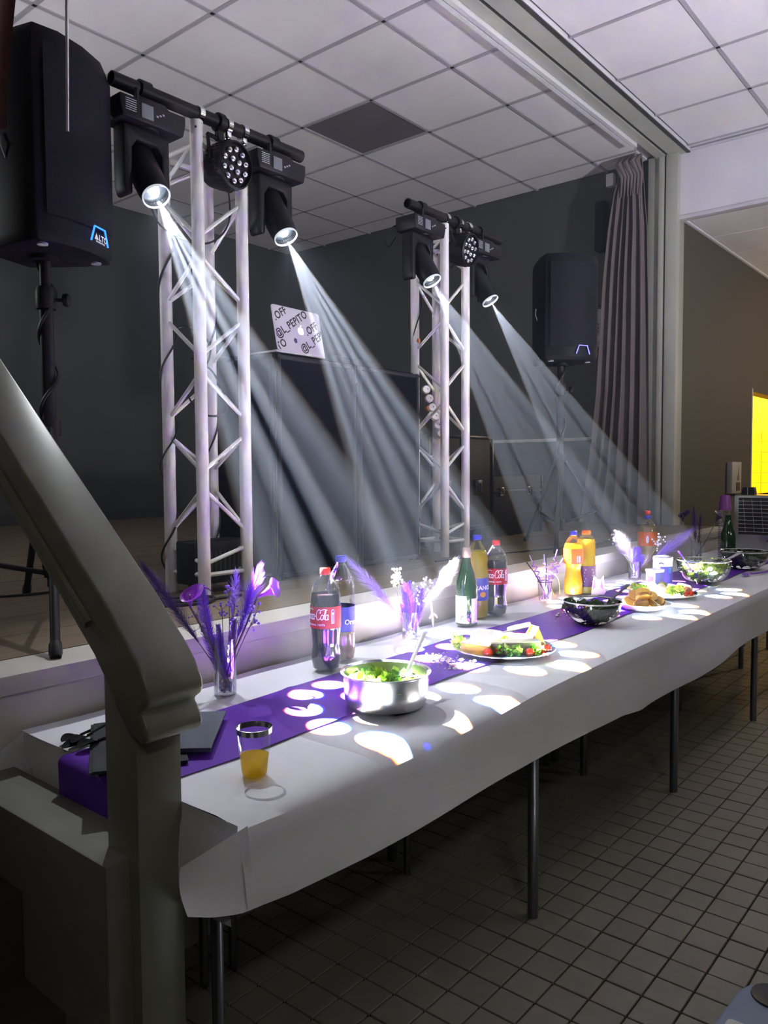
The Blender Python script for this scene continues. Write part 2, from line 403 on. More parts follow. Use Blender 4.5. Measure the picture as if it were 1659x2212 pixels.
# lower ceiling beyond the bulkhead
structure(MB().bb((6.452, -5, ZL), (6.56, YW, ZC+0.05)), 'wall_bulkhead', M_white, smooth=False)
structure(MB().bb((6.43, -5, ZC-0.018), (6.452, 2.2, ZC)).bb((6.44, -5, ZL-0.012), (6.52, YW, ZL+0.02)), 'trim_3', M_white, bevel=0.003)
cl = structure(MB().bb((6.56, -5, ZL+0.02), (13, YW, ZL+0.08)), 'ceiling_low', M_bar, smooth=False)
for i in range(9):
    xa = 6.53+i*0.655
    for j in range(5):
        yb = YW-0.035-j*1.34
        b = MB().bb((0, 0, 0), (0.643, 1.33, 0.012)).mesh('ceiling_panel', False, bevel=0.002, seg=1); b.materials.append(M_tile)
        o = bpy.data.objects.new('ceiling_panel', b); COL.objects.link(o); o.parent = cl; o.location = (xa, yb-1.33, ZL+0.005)
structure(MB().bb((6.53, YW-0.03, ZL-0.008), (13, YW, ZL+0.02)), 'trim_4', M_white, bevel=0.003)
# proscenium: header soffit in steps and pillar at its end
hd = MB()
hd.bb((-1, 2.225, ZC-0.022), (6.46, 2.352, ZC+0.1)); hd.bb((-1, 2.352, ZC-0.004), (6.46, 2.382, ZC+0.1)); hd.bb((-1, 2.382, ZC-0.022), (6.46, 2.455, ZC+0.1))
structure(hd, 'wall_header', M_frame, smooth=False)
structure(MB().bb((-1, 2.354, ZC-0.012), (6.40, 2.380, ZC-0.0035)), 'trim_5', M_dark)
structure(MB().bb((-1, 2.196, ZC-0.016), (6.452, 2.224, ZC+0.05)), 'trim_6', M_white, bevel=0.003)
structure(MB().bb((-1, 2.20, ZC-0.024), (6.452, 2.226, ZC-0.017)), 'trim_7', M_dark)
tr = structure(MB().bb((0.6, 2.458, ZC-0.05), (6.02, 2.486, ZC)).bb((0.6, 2.496, ZC-0.05), (6.02, 2.524, ZC)).bb((0.6, 2.486, ZC-0.03), (6.02, 2.496, ZC)), 'curtain_rail', mat('rail_white', (0.8, 0.8, 0.83), 0.35), smooth=False)
for i in range(6):
    structure(MB().ring([(0.004, 0), (0.004, 0.003)], (1.6+i*0.72, 2.491, ZC-0.0335), (0, 0, 1), 8), 'screw', M_dark, tr)
pl = MB()
pl.bb((6.40, 2.276, 0.0), (6.56, 2.372, ZC)); pl.bb((6.425, 2.372, 0), (6.5, 2.388, ZC)); pl.bb((6.40, 2.388, 0), (6.56, 2.43, ZC)); pl.bb((6.43, 2.43, 0), (6.56, 2.53, ZC))
structure(pl, 'column', M_frame, bevel=0.004)
structure(MB().bb((6.412, 2.374, 0.3), (6.43, 2.386, ZC)), 'trim_8', M_dark)
# stage: body, planks, lip
st = structure(MB().bb((-3, YL+0.012, 0), (XE, YB, ZS-0.02)), 'stage', M_lip2, smooth=False)
yy = YL+0.155
while yy < YB-0.01:
    y2 = min(yy+0.139, YB); xs = [-1.2]; x = rnd.uniform(0.8, 2.4)
    while x < XE-0.4: xs.append(x); x += 2.4
    xs.append(XE)
    for a, b2 in zip(xs, xs[1:]):
        structure(MB().bb((a+0.0008, yy+0.0008, ZS-0.019), (b2-0.0008, y2-0.0008, ZS+rnd.uniform(-0.0006, 0.0004))), 'plank', M_wood, st, smooth=False)
    yy = y2
structure(MB().bb((-1.2, YL-0.012, ZS-0.048), (XE, YL+0.153, ZS)), 'nosing', M_lip, st, bevel=0.006)
for i in range(5):
    structure(MB().bb((-1.2+i*1.55, YL+0.002, 0.0), (-1.2+i*1.55+1.545, YL+0.014, ZS-0.047)), 'front_board', M_lip2, st, smooth=False)
# side steps up to the stage with a low wall and railing
XN, YN, WN = 0.751, 1.188, 0.092
M_rail = mat('railing_paint', (0.175, 0.178, 0.138), 0.38, var=0.10, scale=14, bump=0.06)
structure(MB().bb((0.705, YN+0.03, 0), (0.828, YL, 0.682)), 'wall_low', mat('low_wall_paint', (0.145, 0.147, 0.12), 0.7, var=0.06, scale=20, bump=0.2), bevel=0.006)
stp = MB()
for i in range(4): stp.bb((-0.35, YN+0.16*i+0.02, 0), (0.704, YL, 0.178*(i+1)))
structure(stp, 'stairs', mat('step_dark', (0.05, 0.045, 0.035), 0.7), bevel=0.004)
# ------------------------------------------------------------------ railing: newel posts and handrail
rl = thing('stair_railing', (XN+WN/2, YN+WN/2, 0), 'olive painted wooden stair railing with square newel post in the foreground at left', 'railing')
MB().bb((XN, YN, 0), (XN+WN, YN+0.10, 1.0)).build('newel_post', M_rail, rl, bevel=0.003)
sl = 0.808; ang = math.atan(sl)
def railpt(y): return 1.079+(y-1.193)*sl+0.003   # z of the top face along y
# side outline in (y, z): handrail with a moulded nose, swept across x
prof = [(2.35, railpt(2.35)), (1.26, railpt(1.26)-0.004), (1.225, 1.098), (1.185, 1.064), (1.153, 1.03), (1.134, 0.998), (1.132, 0.984), (1.137, 0.972), (1.152, 0.962), (1.156, 0.956),
        (1.150, 0.950), (1.140, 0.934), (1.136, 0.922), (1.138, 0.912), (1.148, 0.905), (1.16, 0.903), (1.19, 0.915), (1.30, 1.035), (2.35, railpt(2.35)-0.115)]
m = MB().prism(prof, (XN-0.012, 0, 0), (0, 1, 0), (0, 0, 1), (WN+0.024, 0, 0))
m.build('handrail', M_rail, rl, bevel=0.009, seg=3)
# moulding strips along both flanks
for s, x in ((-1, XN-0.012), (1, XN+WN+0.012)):
    a = Vector((x, 1.31, railpt(1.31)-0.085)); b = Vector((x, 2.35, railpt(2.35)-0.085))
    MB().tube([a, b], 0.010, 8).build('moulding', M_rail, rl)
MB().bb((XN+0.0, 1.84, ZS), (XN+WN-0.032, 1.92, railpt(1.9)-0.10)).build('upper_post', mat('upper_post_paint', (0.25, 0.245, 0.25), 0.5), rl, bevel=0.003)
# ------------------------------------------------------------------ lattice towers
M_truss = mat('truss_white', (0.80, 0.80, 0.775), 0.38, var=0.06, scale=40, metal=0.0)
M_blk = mat('black_powder_coat', (0.009, 0.009, 0.012), 0.5, spec=0.3, var=0.3, scale=60)
M_blk2 = mat('black_plastic', (0.009, 0.009, 0.014), 0.45, spec=0.28, var=0.3, scale=40)
M_chrome = mat('chrome', (0.75, 0.75, 0.78), 0.12, metal=1.0, var=0.02)
M_tape = mat('orange_tape', (0.62, 0.20, 0.10), 0.5)
M_cable = mat('cable_rubber', (0.008, 0.008, 0.010), 0.5)
def truss(x, y, w, ztop, label):
    t = thing('lattice_tower', (x+w/2, y+w/2, ZS), label, 'truss', 'lighting towers on the stage')
    P4 = [(x, y), (x+w, y), (x+w, y+w), (x, y+w)]
    zt = [ztop, ztop-0.06, ztop-0.06, ztop-0.06]
    for k, (a, b) in enumerate(P4):
        c = MB().cyl((a, b, ZS), (a, b, zt[k]), 0.0235, seg=20).build('post', M_truss, t)
        MB().ring([(0.004, 0), (0.004, 0.004)], (a-0.016, b-0.0185, zt[k]-0.03), (-0.65, -0.75, 0), 8).build('bolt_hole', M_dark, c)
    A = [ztop-0.02+ZS*0-0.01, 2.187, 1.757, 1.33, 0.985]; B = [2.415, 1.973, 1.533, 1.10]
    if ztop > 2.64: A[0] += 0.0
    for k in range(4):
        (x0, y0), (x1, y1) = P4[k], P4[(k+1) % 4]
        za, zb = (A, B) if k % 2 == 0 else (B, A)
        for i in range(4):
            zA, zB = A[i]-0.03, B[i]+0.03; zA2 = A[i+1]+0.03; zB2 = B[i]-0.03
            pa, pb = ((x0, y0), (x1, y1)) if k % 2 == 0 else ((x1, y1), (x0, y0))
            MB().cyl((*pa, zA), (*pb, zB), 0.0078, seg=8).build('brace', M_truss, t)
            MB().cyl((*pb, zB2), (*pa, zA2), 0.0078, seg=8).build('brace', M_truss, t)
        MB().cyl((x0, y0, 0.975), (x1, y1, 0.975), 0.0085, seg=8).build('crossbar', M_truss, t)
        MB().cyl((x0, y0, ztop-0.08), (x1, y1, ztop-0.08), 0.0085, seg=8).build('crossbar', M_truss, t)
    return t
T1 = truss(1.81, 2.383, 0.206, 2.628, 'white square lattice tower at left, nearer, carrying two moving heads')
T2 = truss(3.429, 2.435, 0.197, 2.647, 'white square lattice tower at right, farther, beside the drum hardware')
def bar(x0, x1, y, z, post_x, par_x, label):
    t = thing('light_bar', ((x0+x1)/2, y, z), label, 'bar', 'black bars on the tower tops')
    MB().ring([(0.0205, 0.02), (0.0205, 0), (0.024, 0), (0.024, x1-x0), (0.0205, x1-x0), (0.0205, x1-x0-0.02)], (x0, y, z), (1, 0, 0), 24).build('pipe', M_blk, t)
    for cx in (post_x, par_x+0.01, post_x+0.206):
        c = MB().ring([(0.027, -0.012), (0.029, -0.010), (0.029, 0.010), (0.027, 0.012)], (cx+0.012, y, z), (1, 0, 0), 18, cap=(False, False)).build('coupler', M_chrome, t)
        MB().box((cx+0.012, y-0.004, z-0.036), (0.020, 0.02, 0.03)).build('coupler_foot', M_chrome, c, bevel=0.002)
    return t
bar(1.471, 2.335, 2.383, 2.656, 1.81, 1.93, 'black pipe across the top of the nearer left tower')
bar(3.116, 3.975, 2.435, 2.676, 3.429, 3.54, 'black pipe across the top of the farther right tower')
# moving heads
M_lens = glass('lens_glass', (0.93, 0.97, 0.97), 0.35, 0.08)
M_glow = mat('lamp_core_glow', (1, 1, 1), 0.5, emis=(0.9, 0.96, 1.0), es=25.0)
M_ringlit = mat('lens_ring', (0.82, 0.84, 0.9), 0.25, metal=0.7, emis=(0.85, 0.92, 1.0), es=0.55)  # emission stands in for lamp light falling on the ring
M_scr = mat('display_grey', (0.16, 0.17, 0.19), 0.3, emis=(0.5, 0.55, 0.65), es=0.03)
M_print = mat('print_grey', (0.42, 0.43, 0.46), 0.5)
def moving_head(i, x, y, zb, label, detail=True):
    lens = Vector(LENS[i]); tg = Vector(TARG[i]); dr = (tg-lens).normalized()
    t = thing('moving_head', (x, y, zb-0.06), label, 'stage light', 'moving head lights under the bars')
    cl = MB().ring([(0.026, -0.02), (0.033, -0.02), (0.033, 0.02), (0.026, 0.02)], (x, y, zb), (1, 0, 0), 18, cap=(False, False)).box((x, y, zb-0.045), (0.035, 0.03, 0.045)).build('clamp', M_blk, t)
    MB().cyl((x-0.02, y-0.02, zb-0.045), (x-0.055, y-0.05, zb-0.05), 0.006, seg=8).box((x-0.062, y-0.056, zb-0.05), (0.012, 0.012, 0.045)).build('wing_bolt', M_blk, cl, bevel=0.002)
    zt = zb-0.062; b = MB()
    b.prism([(-0.128, -0.03), (-0.118, -0.072), (0.118, -0.072), (0.128, -0.03), (0.128, 0.0), (0.06, 0.0), (0.045, 0.012), (-0.045, 0.012), (-0.06, 0.0), (-0.128, 0.0)], (x, y-0.062, zt), (1, 0, 0), (0, 0, 1), (0, 0.124, 0))
    bs = b.build('base', M_blk2, t, bevel=0.006)
    s = MB().bb((x-0.05, y-0.0665, zt-0.058), (x-0.005, y-0.0615, zt-0.012)).build('display', M_scr, bs, bevel=0.001)
    pr = MB()
    for r in range(6): pr.bb((x-0.108, y-0.0636, zt-0.014-r*0.007), (x-0.068, y-0.0615, zt-0.0115-r*0.007))
    for r in range(3): pr.bb((x+0.008+r*0.012, y-0.0636, zt-0.04+r*0.006), (x+0.016+r*0.012, y-0.0615, zt-0.034+r*0.006))
    pr.build('printed_panel', M_print, bs, smooth=False)
    # yoke: crossbar and two arms
    piv = lens-dr*0.135; zy = zt-0.074
    yk = MB().ring([(0.05, 0), (0.05, 0.012)], (x, y, zy-0.006), (0, 0, 1), 16)
    arch = [(-0.088, 0.0), (-0.088, -0.20), (-0.080, -0.225), (-0.070, -0.232), (-0.058, -0.225), (-0.058, -0.075), (-0.038, -0.045), (0.038, -0.045), (0.058, -0.075), (0.058, -0.225), (0.070, -0.232), (0.080, -0.225), (0.088, -0.20), (0.088, 0.0)]
    yk.prism(arch, (piv.x, y-0.034, zy-0.004), (1, 0, 0), (0, 0, 1), (0, 0.068, 0))
    yk.build('yoke', M_blk2, t, bevel=0.006)
    hd = MB().ring([(0.028, -0.085), (0.044, -0.078), (0.052, -0.055), (0.0535, 0.05), (0.052, 0.10), (0.048, 0.128), (0.043, 0.128), (0.043, 0.105)], piv, dr, 28).build('lamp_head', M_blk2, t)
    MB().ring([(0.0430, 0.116), (0.0475, 0.131), (0.0485, 0.137), (0.0460, 0.139), (0.0430, 0.132)], piv, dr, 32, cap=(False, False)).build('lens_ring', M_ringlit, hd)
    MB().ring([(0.001, 0.104), (0.02, 0.106), (0.0425, 0.110)], piv, dr, 24, cap=(False, False)).build('reflector', mat('reflector', (0.30, 0.36, 0.40), 0.2, metal=0.8, emis=(0.55, 0.75, 0.85), es=0.10), hd)
    MB().ring([(0.019, 0.108), (0.016, 0.120), (0.006, 0.126)], piv, dr, 16).build('light_source', M_glow, hd)
    if detail:
        pts = [(x-0.11, y+0.06, zt-0.03), (x-0.15, y+0.08, zt-0.06), (x-0.16, y+0.10, zt-0.12), (x-0.12, y+0.11, zt-0.13), (x-0.08, y+0.10, zt-0.08)]
        MB().tube(bez(pts, 24), 0.0035, 6).build('cable', M_cable, t)
    return t
def bez(pts, n):
    """Catmull-Rom through points"""
    P_ = [Vector(p) for p in pts]; P_ = [P_[0]*2-P_[1]] + P_ + [P_[-1]*2-P_[-2]]; out = []
    m_ = len(P_)-3
    for i in range(n+1):
        t = i/n*m_; k = min(int(t), m_-1); t -= k; a, b, c, d = P_[k:k+4]
        out.append(0.5*((2*b)+(c-a)*t+(2*a-5*b+4*c-d)*t*t+(3*b-a-3*c+d)*t**3))
    return out
moving_head(0, 1.592, 2.383, 2.656, 'black moving head light at the left end of the nearer bar')
moving_head(1, 2.175, 2.383, 2.656, 'black moving head light at the right end of the nearer bar')
moving_head(2, 3.225, 2.435, 2.676, 'black moving head light at the left end of the farther bar')
moving_head(3, 3.770, 2.435, 2.676, 'black moving head light at the right end of the farther bar')
M_led = mat('led_lens', (0.85, 0.87, 0.92), 0.06, metal=0.85, var=0.02)
def par(x, y, zb, c, nrm, label):
    n = Vector(nrm).normalized(); c = Vector(c)
    t = thing('par_light', (x, y, zb-0.05), label, 'stage light', 'round LED lights')
    bd = MB().ring([(0.045, -0.12), (0.07, -0.11), (0.082, -0.07), (0.085, -0.02), (0.085, 0.012), (0.078, 0.016), (0.076, 0.0)], c, n, 32).build('housing', M_blk2, t)
    X, Y, Z = frame_from(n)
    fi = MB()
    for k in range(28):
        a = 2*PI*k/28; e = X*math.cos(a)+Y*math.sin(a); fi.cyl(c+e*0.081-n*0.065, c+e*0.0855-n*0.005, 0.003, seg=4)
    fi.build('cooling_fins', M_blk, bd)
    for k in range(14):
        R, a = (0.056, 2*PI*k/10+0.31) if k < 10 else (0.024, 2*PI*(k-10)/4+0.6)
        p = c+(X*math.cos(a)+Y*math.sin(a))*R+n*0.004
        MB().ring([(0.0115, 0), (0.0115, 0.004), (0.009, 0.009), (0.005, 0.0115), (0.001, 0.0125)], p, n, 12).build('led_lens', M_led, bd)
    br = MB()
    br.tube([c-X*0.088-n*0.03, Vector((x, y, zb-0.06))-X*0.06], 0.007, 6); br.tube([c+X*0.088-n*0.03, Vector((x, y, zb-0.06))+X*0.06], 0.007, 6)
    br.tube([Vector((x, y, zb-0.06))-X*0.06, Vector((x, y, zb-0.06))+X*0.06], 0.008, 6).ring([(0.026, -0.012), (0.034, -0.012), (0.034, 0.012), (0.026, 0.012)], (x, y, zb), (1, 0, 0), 16, cap=(False, False)).box((x, y, zb-0.045), (0.024, 0.024, 0.04))
    br.build('bracket', M_blk, t)
    return t
par(1.915, 2.383, 2.656, (1.925, 2.315, 2.487), (0.10, -1, -0.12), 'round black LED light with clear lenses on the nearer tower')
par(3.535, 2.435, 2.676, (3.545, 2.36, 2.523), (0.10, -1, -0.22), 'round black LED light with clear lenses on the farther tower')
# ------------------------------------------------------------------ table and cloth
TZ = 0.76; TX0, TX1, TY0, TY1 = 0.845, 6.38, 1.03, 1.812
M_cloth = mat('tablecloth_paper', (0.66, 0.675, 0.72), 0.85, var=0.02, scale=40, bump=0.15)
HEM = [(0.72, .665), (.772, .64), (.83, .62), (.945, .605), (1.155, .593), (1.33, .586), (1.81, .570), (2.2, .572), (2.41, .567), (2.568, .547), (2.66, .55), (3.1, .545), (3.65, .558), (4.14, .548), (6.5, .55)]
def cloth_top():
    mb = MB(); nu, nv = 240, 40
    def fn(u, v):
        x = TX0+(TX1-TX0)*u
        if x < 0.87: x = TX0+(x-TX0)
        L1 = 0.30; L2 = 0.25; s = v*(0.782+0.21)
        hem = lerp_tab(HEM, x); bulge = 0.014*math.sin(x*2.3+0.5)+0.008*math.sin(x*6.1)
        wide = 0.03+0.05*math.exp(-((x-1.35)/0.4)**2)
        wv = 0.0012*math.sin(x*17+s*9)+0.001*math.sin(x*7.7-s*23)
        if s < 0.782-wide:
            y = TY1-s; z = TZ+wv*1.2
        else:
            q = (s-(0.782-wide)); a = min(q/wide, 1.0)*PI/2; R = wide*2/PI*1.0
            if q < wide: y = TY0+wide-R*0-(wide)*math.sin(a) if False else (TY0+wide)-wide*math.sin(a); z = TZ-wide*0.55*(1-math.cos(a))
            else:
                k = (q-wide)/(0.21); zt = TZ-wide*0.55; z = zt+(hem-zt)*min(1, k); y = TY0-0.004-(0.012+bulge)*sm(0, 1, k)
        return (x, y, z)
    return mb.grid(fn, nu, nv)
tc_ = cloth_top().build('tablecloth', M_cloth, None, world=False)
tag(tc_, 'long pale grey-white cloth hanging over the joined tables', 'tablecloth')
# flap beyond the front left corner and the hanging left end
def flap(u, v):
    x = 0.724+(0.862-0.724)*u; hem = lerp_tab(HEM, x)
    z0 = TZ-0.004-0.018*(1-u); y = TY0-0.002-0.016*v+0.012*math.sin(PI*v)*(1-u)
    return (x, y, z0+(hem-z0)*v)
MB().grid(flap, 10, 14).build('corner_flap', M_cloth, tc_, world=False)
def lend(u, v):
    y = 1.035+(1.80-1.035)*u; x = TX0-0.003-0.012*v-0.010*math.sin(v*3+u*4)*v
    if v < 0.2: x += 0.004
    return (x-0.0*u, y, TZ-0.001-(0.17+0.03*math.sin(u*3))*v)
MB().grid(lend, 24, 10).build('end_drop', M_cloth, tc_, world=False)
bk = MB(); bk.add([(0.846, 1.806, 0.759), (0.775, 1.812, 0.715), (0.845, 1.812, 0.56), (0.832, 1.70, 0.60)], [(0, 1, 2), (0, 2, 3)])
bk.build('back_flap', M_cloth, tc_, world=False)
# the folding tables under the cloth
M_ttop = mat('table_board', (0.22, 0.20, 0.17), 0.6); M_leg = mat('steel_leg', (0.20, 0.21, 0.25), 0.28, metal=0.9, var=0.1)
xs = [0.86, 2.055, 3.255, 4.455, 5.655, 6.36]
nm = ['nearest folding table, under the salad pot and the cup', 'second folding table from the railing, under the cheese platter', 'third folding table from the railing, under the bread plate', 'fourth folding table from the railing, under the shadowed salad bowl', 'farthest short folding table, under the steel oven']
for i in range(5):
    a, b = xs[i]+0.004, xs[i+1]-0.004
    t = thing('folding_table', ((a+b)/2, 1.43, 0), nm[i], 'table', 'folding tables under the cloth')
    MB().bb((a, 1.125, TZ-0.032), (b, 1.80, TZ-0.0045)).build('tabletop', M_ttop, t, bevel=0.004)
    lx = [a+0.07 if i == 0 else a+0.012, b-0.05 if i != 0 else b-0.012]
    for x in (lx if i else []):
        for y in ((1.146, 1.70) if x == lx[0] else (1.52, 1.70)):
            MB().cyl((x, y, 0.0), (x, y, TZ-0.033), 0.0165, seg=14).build('leg', M_leg, t)
    for x, y in (((0.884, 1.146), (1.237, 1.662), (1.333, 1.661), (2.03, 1.60)) if i == 0 else ()):
        MB().cyl((x, y, 0.0), (x, y, TZ-0.033), 0.0115, seg=12).build('leg', M_leg, t)
    if i == 0: continue
    for x in lx: MB().cyl((x, 1.146 if x == lx[0] else 1.52, TZ-0.09), (x, 1.70, TZ-0.09), 0.011, seg=10).build('crossbar', M_leg, t)
    MB().cyl((lx[0]+0.02, 1.19, TZ-0.10), (lx[0]+0.06, 1.18, TZ-0.30), 0.009, seg=8).build('folding_strut', M_chrome, t)
    MB().cyl((lx[0]-0.012, 1.16, TZ-0.10), (lx[0]-0.03, 1.15, TZ-0.27), 0.007, seg=8).build('folding_strut', M_chrome, t)
# runner
M_run = mat('runner_purple', (0.105, 0.020, 0.36), 0.55, spec=0.15, var=0.12, scale=22, bump=0.1)
def runner(u, v):
    x = 0.838+(5.72-0.838)*u
    y0 = 1.284+0.006*math.sin(x*4.1)+0.004*math.sin(x*11); y1 = 1.578+0.010*math.sin(x*3.3+1)+0.004*math.sin(x*9)+(0.03 if x > 3.2 else 0)*sm(3.2, 4.0, x)
    y = y0+(y1-y0)*v
    z = TZ+0.0042+0.0022*max(0, math.sin(x*5+y*13))+0.003*math.exp(-((x-1.42-0.3*(y-1.4))/0.02)**2)
    return (x, y, z)
rn = MB().grid(runner, 300, 12).build('table_runner', M_run, None, world=False)
tag(rn, 'deep purple satin runner lying along the middle of the tablecloth', 'table runner')
def rend(u, v):
    y = 1.29+(1.575-1.29)*u; a = v*1.9
    x = 0.838-0.022*math.sin(min(a, PI/2))-0.004*v; z = TZ+0.004-0.022*(1-math.cos(min(a, PI/2)))-max(0, a-PI/2)*0.55
    return (x, y+0.012*math.sin(v*3), z)
MB().grid(rend, 10, 12).build('hanging_end', M_run, rn, world=False)
# ------------------------------------------------------------------ loudspeakers on tripods
M_cab = mat('speaker_cabinet', (0.008, 0.008, 0.013), 0.55, spec=0.15, var=0.3, scale=90, bump=0.1)
M_gril = mat('speaker_grille', (0.010, 0.010, 0.016), 0.6, spec=0.12, var=0.4, scale=260, bump=0.5)
M_blue = mat('blue_led_bar', (0.0, 0.1, 0.9), 0.4, emis=(0.02, 0.16, 1.0), es=3.0)
M_blue2 = mat('violet_led_bar', (0.1, 0.1, 0.9), 0.4, emis=(0.22, 0.22, 1.0), es=2.2)
M_letter = mat('white_lettering', (0.75, 0.75, 0.78), 0.4, emis=(1, 1, 1), es=0.25)
def speaker(c, z0, H, rz, label, led, letters):
    t = thing('loudspeaker', (c[0], c[1], z0), label, 'speaker', 'loudspeakers on tripods')
    Rm = Matrix.Rotation(rz, 4, 'Z'); C0 = Vector((c[0], c[1], 0))
    def W(x, y, z): return C0 + Rm @ Vector((x, y, 0)) + Vector((0, 0, z))
    plan = [(-0.172, -0.125), (-0.10, -0.160), (0.0, -0.170), (0.10, -0.160), (0.172, -0.125), (0.165, -0.03), (0.105, 0.155), (-0.105, 0.155), (-0.165, -0.03)]
    X = Rm @ Vector((1, 0, 0)); Y = Rm @ Vector((0, 1, 0))
    b = MB(); n = len(plan)
    lv = [(z0, 0.93, 0.96), (z0+0.03, 1, 1), (z0+H-0.03, 1, 1), (z0+H, 0.94, 0.97)]
    vs = [W(px*s1, py*s2, z) for (z, s1, s2) in lv for (px, py) in plan]
    fs = [tuple(reversed(range(n))), tuple(range(3*n, 4*n))]
    for j in range(3): fs += [(j*n+i, j*n+(i+1) % n, (j+1)*n+(i+1) % n, (j+1)*n+i) for i in range(n)]
    cab = b.add(vs, fs).build('cabinet', M_cab, t, bevel=0.004)
    # grille: a curved perforated sheet a little proud of the front
    g = MB()
    def fg(u, v):
        x = -0.150+0.300*u; y = -0.172+0.038*(x/0.172)**2*1.0-0.004; zz = z0+0.075+(H-0.125)*v
        return W(x, y, zz)
    g.grid(fg, 14, 3); g.build('grille', M_gril, cab)
    base = MB().ring([(0.045, -0.015), (0.045, 0.004)], W(0, 0, z0), (0, 0, 1), 16)
    base.build('pole_socket', M_cab, cab)
    for sx in (-0.12, 0.12): MB().ring([(0.016, -0.005), (0.016, 0.002)], W(sx, -0.10, z0), (0, 0, 1), 12).build('rubber_foot', M_print, cab)
    # lit trapezium badge
    def FP(x, z): return W(x, -0.172+0.038*(x/0.172)**2-0.0085, z0+z)
    cx = 0.045
    pts = [(-0.046, 0.034), (-0.028, 0.082), (0.028, 0.082), (0.046, 0.034)]
    P3 = [FP(cx+a, h) for a, h in pts]
    MB().tube(P3, 0.0030, 6).build('light_bar_badge', led, cab)
    if letters:
        tx = MB(); vs2, fs2 = stroke([(0, 0)], 1) if False else ([], [])
        add_text(tx, 'LTO', lambda a, bb: FP(cx-0.008+a, 0.042+bb), 0.025, align='LEFT', bold=0.0006, spacing=1.0)
        tx.add([FP(cx-0.030, 0.042), FP(cx-0.010, 0.042), FP(cx-0.020, 0.062)], [(0, 1, 2)])
        tx.build('lettering', M_letter, cab, smooth=False)
        u = MB(); add_text(u, 'PROFESSIONAL', lambda a, bb: FP(cx+0.002+a, 0.034+bb), 0.007, bold=0.0002, spacing=1.05)
        u.build('lettering', M_letter, cab, smooth=False)
    hx = W(-0.150, 0.02, z0+H*0.42)
    MB().tube([W(-0.158, -0.01, z0+H*0.40), W(-0.166, 0.0, z0+H*0.46), W(-0.158, 0.01, z0+H*0.52)], 0.003, 6).build('side_handle', M_print, cab)
    return t
speaker((1.2585, 2.4416), 2.046, 0.617, math.radians(21), 'large black loudspeaker at the left edge with a blue lit badge reading ALTO', M_blue, True)
speaker((4.28, 2.20), 1.985, 0.60, math.radians(-33), 'black loudspeaker near the curtain with a small violet lit badge', M_blue2, False)
def tripod(c, ztop, feet, hub, label):
    t = thing('speaker_stand', (c[0], c[1], ZS), label, 'stand', 'speaker tripods')
    x, y = c
    MB().cyl((x, y, hub+0.12), (x, y, ztop-0.016), 0.0175, seg=14).build('pole', M_blk, t)
    MB().cyl((x, y, ZS+0.10), (x, y, hub+0.42), 0.0215, seg=14).build('outer_tube', M_blk, t)
    cl = MB().ring([(0.030, 0), (0.032, 0.01), (0.032, 0.055), (0.027, 0.07)], (x, y, hub+0.38), (0, 0, 1), 14).build('collar', M_blk, t)
    kx = Vector((x, y, hub+0.41)); kd = Vector((0.70, -0.70, 0))
    MB().cyl(kx, kx+kd*0.055, 0.006, seg=8).ring([(0.019, 0), (0.021, 0.004), (0.021, 0.016), (0.017, 0.020)], kx+kd*0.055, kd, 14).build('knob', M_blk2, cl)
    MB().ring([(0.034, 0), (0.034, 0.05)], (x, y, hub-0.02), (0, 0, 1), 12).build('leg_hub', M_blk, t)
    MB().ring([(0.030, 0), (0.030, 0.035)], (x, y, ZS+0.13), (0, 0, 1), 12).build('brace_hub', M_blk, t)
    for (fx, fy) in feet:
        a = Vector((x, y, hub)); b = Vector((fx, fy, ZS+0.012)); d = (b-a); h = Vector((d.x, d.y, 0)).normalized()
        lg = MB().cyl(a+h*0.03, b, 0.0125, seg=10).build('leg', M_blk, t)
        MB().ring([(0.016, -0.03), (0.017, 0.0), (0.014, 0.012)], b, d, 10).build('rubber_foot', M_cable, lg)
        m_ = a.lerp(b, 0.62); MB().cyl(Vector((x, y, ZS+0.145))+h*0.025, m_, 0.0085, seg=8).build('brace', M_blk, t)
    return t
tripod((1.2585, 2.4416), 2.046, [(0.975, 1.895), (1.42, 2.97), (0.66, 2.72)], 1.50, 'black tripod stand under the left loudspeaker, its pole wound with cable')
tripod((4.28, 2.20), 1.985, [(3.93, 2.04), (4.50, 2.55), (4.62, 1.98)], 1.42, 'black tripod stand under the loudspeaker near the curtain')
def helix(c, r, z0, z1, turns, rad, ph=0.0, n=90, jit=0.0, cr=rnd):
    pts = []
    for i in range(n+1):
        t = i/n; a = ph+2*PI*turns*t; rr_ = r+jit*math.sin(7*t*PI)
        pts.append((c[0]+rr_*math.cos(a), c[1]+rr_*math.sin(a), z0+(z1-z0)*t))
    return MB().tube(pts, rad, 6)
tag(helix((1.2585, 2.4416), 0.027, 1.0, 2.03, 4.2, 0.0055, 1.0, jit=0.003).build('speaker_cable', M_cable, None, world=False), 'black cable wound around the left speaker pole', 'cable', 'cables on the stage')
tag(helix((4.28, 2.20), 0.027, 1.1, 1.97, 2.5, 0.006, 2.0, jit=0.006).build('speaker_cable', M_cable, None, world=False), 'black cable wound around the speaker pole near the curtain', 'cable', 'cables on the stage')
tag(helix((1.81, 2.589), 0.031, 0.93, 2.40, 4.3, 0.0042, 0.7, jit=0.005).build('light_cable', M_cable, None, world=False), 'black cable spiralling down the left post of the nearer tower', 'cable', 'cables on the stage')
tag(helix((2.016, 2.589), 0.029, 0.95, 2.2, 3.1, 0.0036, 2.2, jit=0.003).build('light_cable', M_cable, None, world=False), 'thin black cable down the back post of the nearer tower', 'cable', 'cables on the stage')
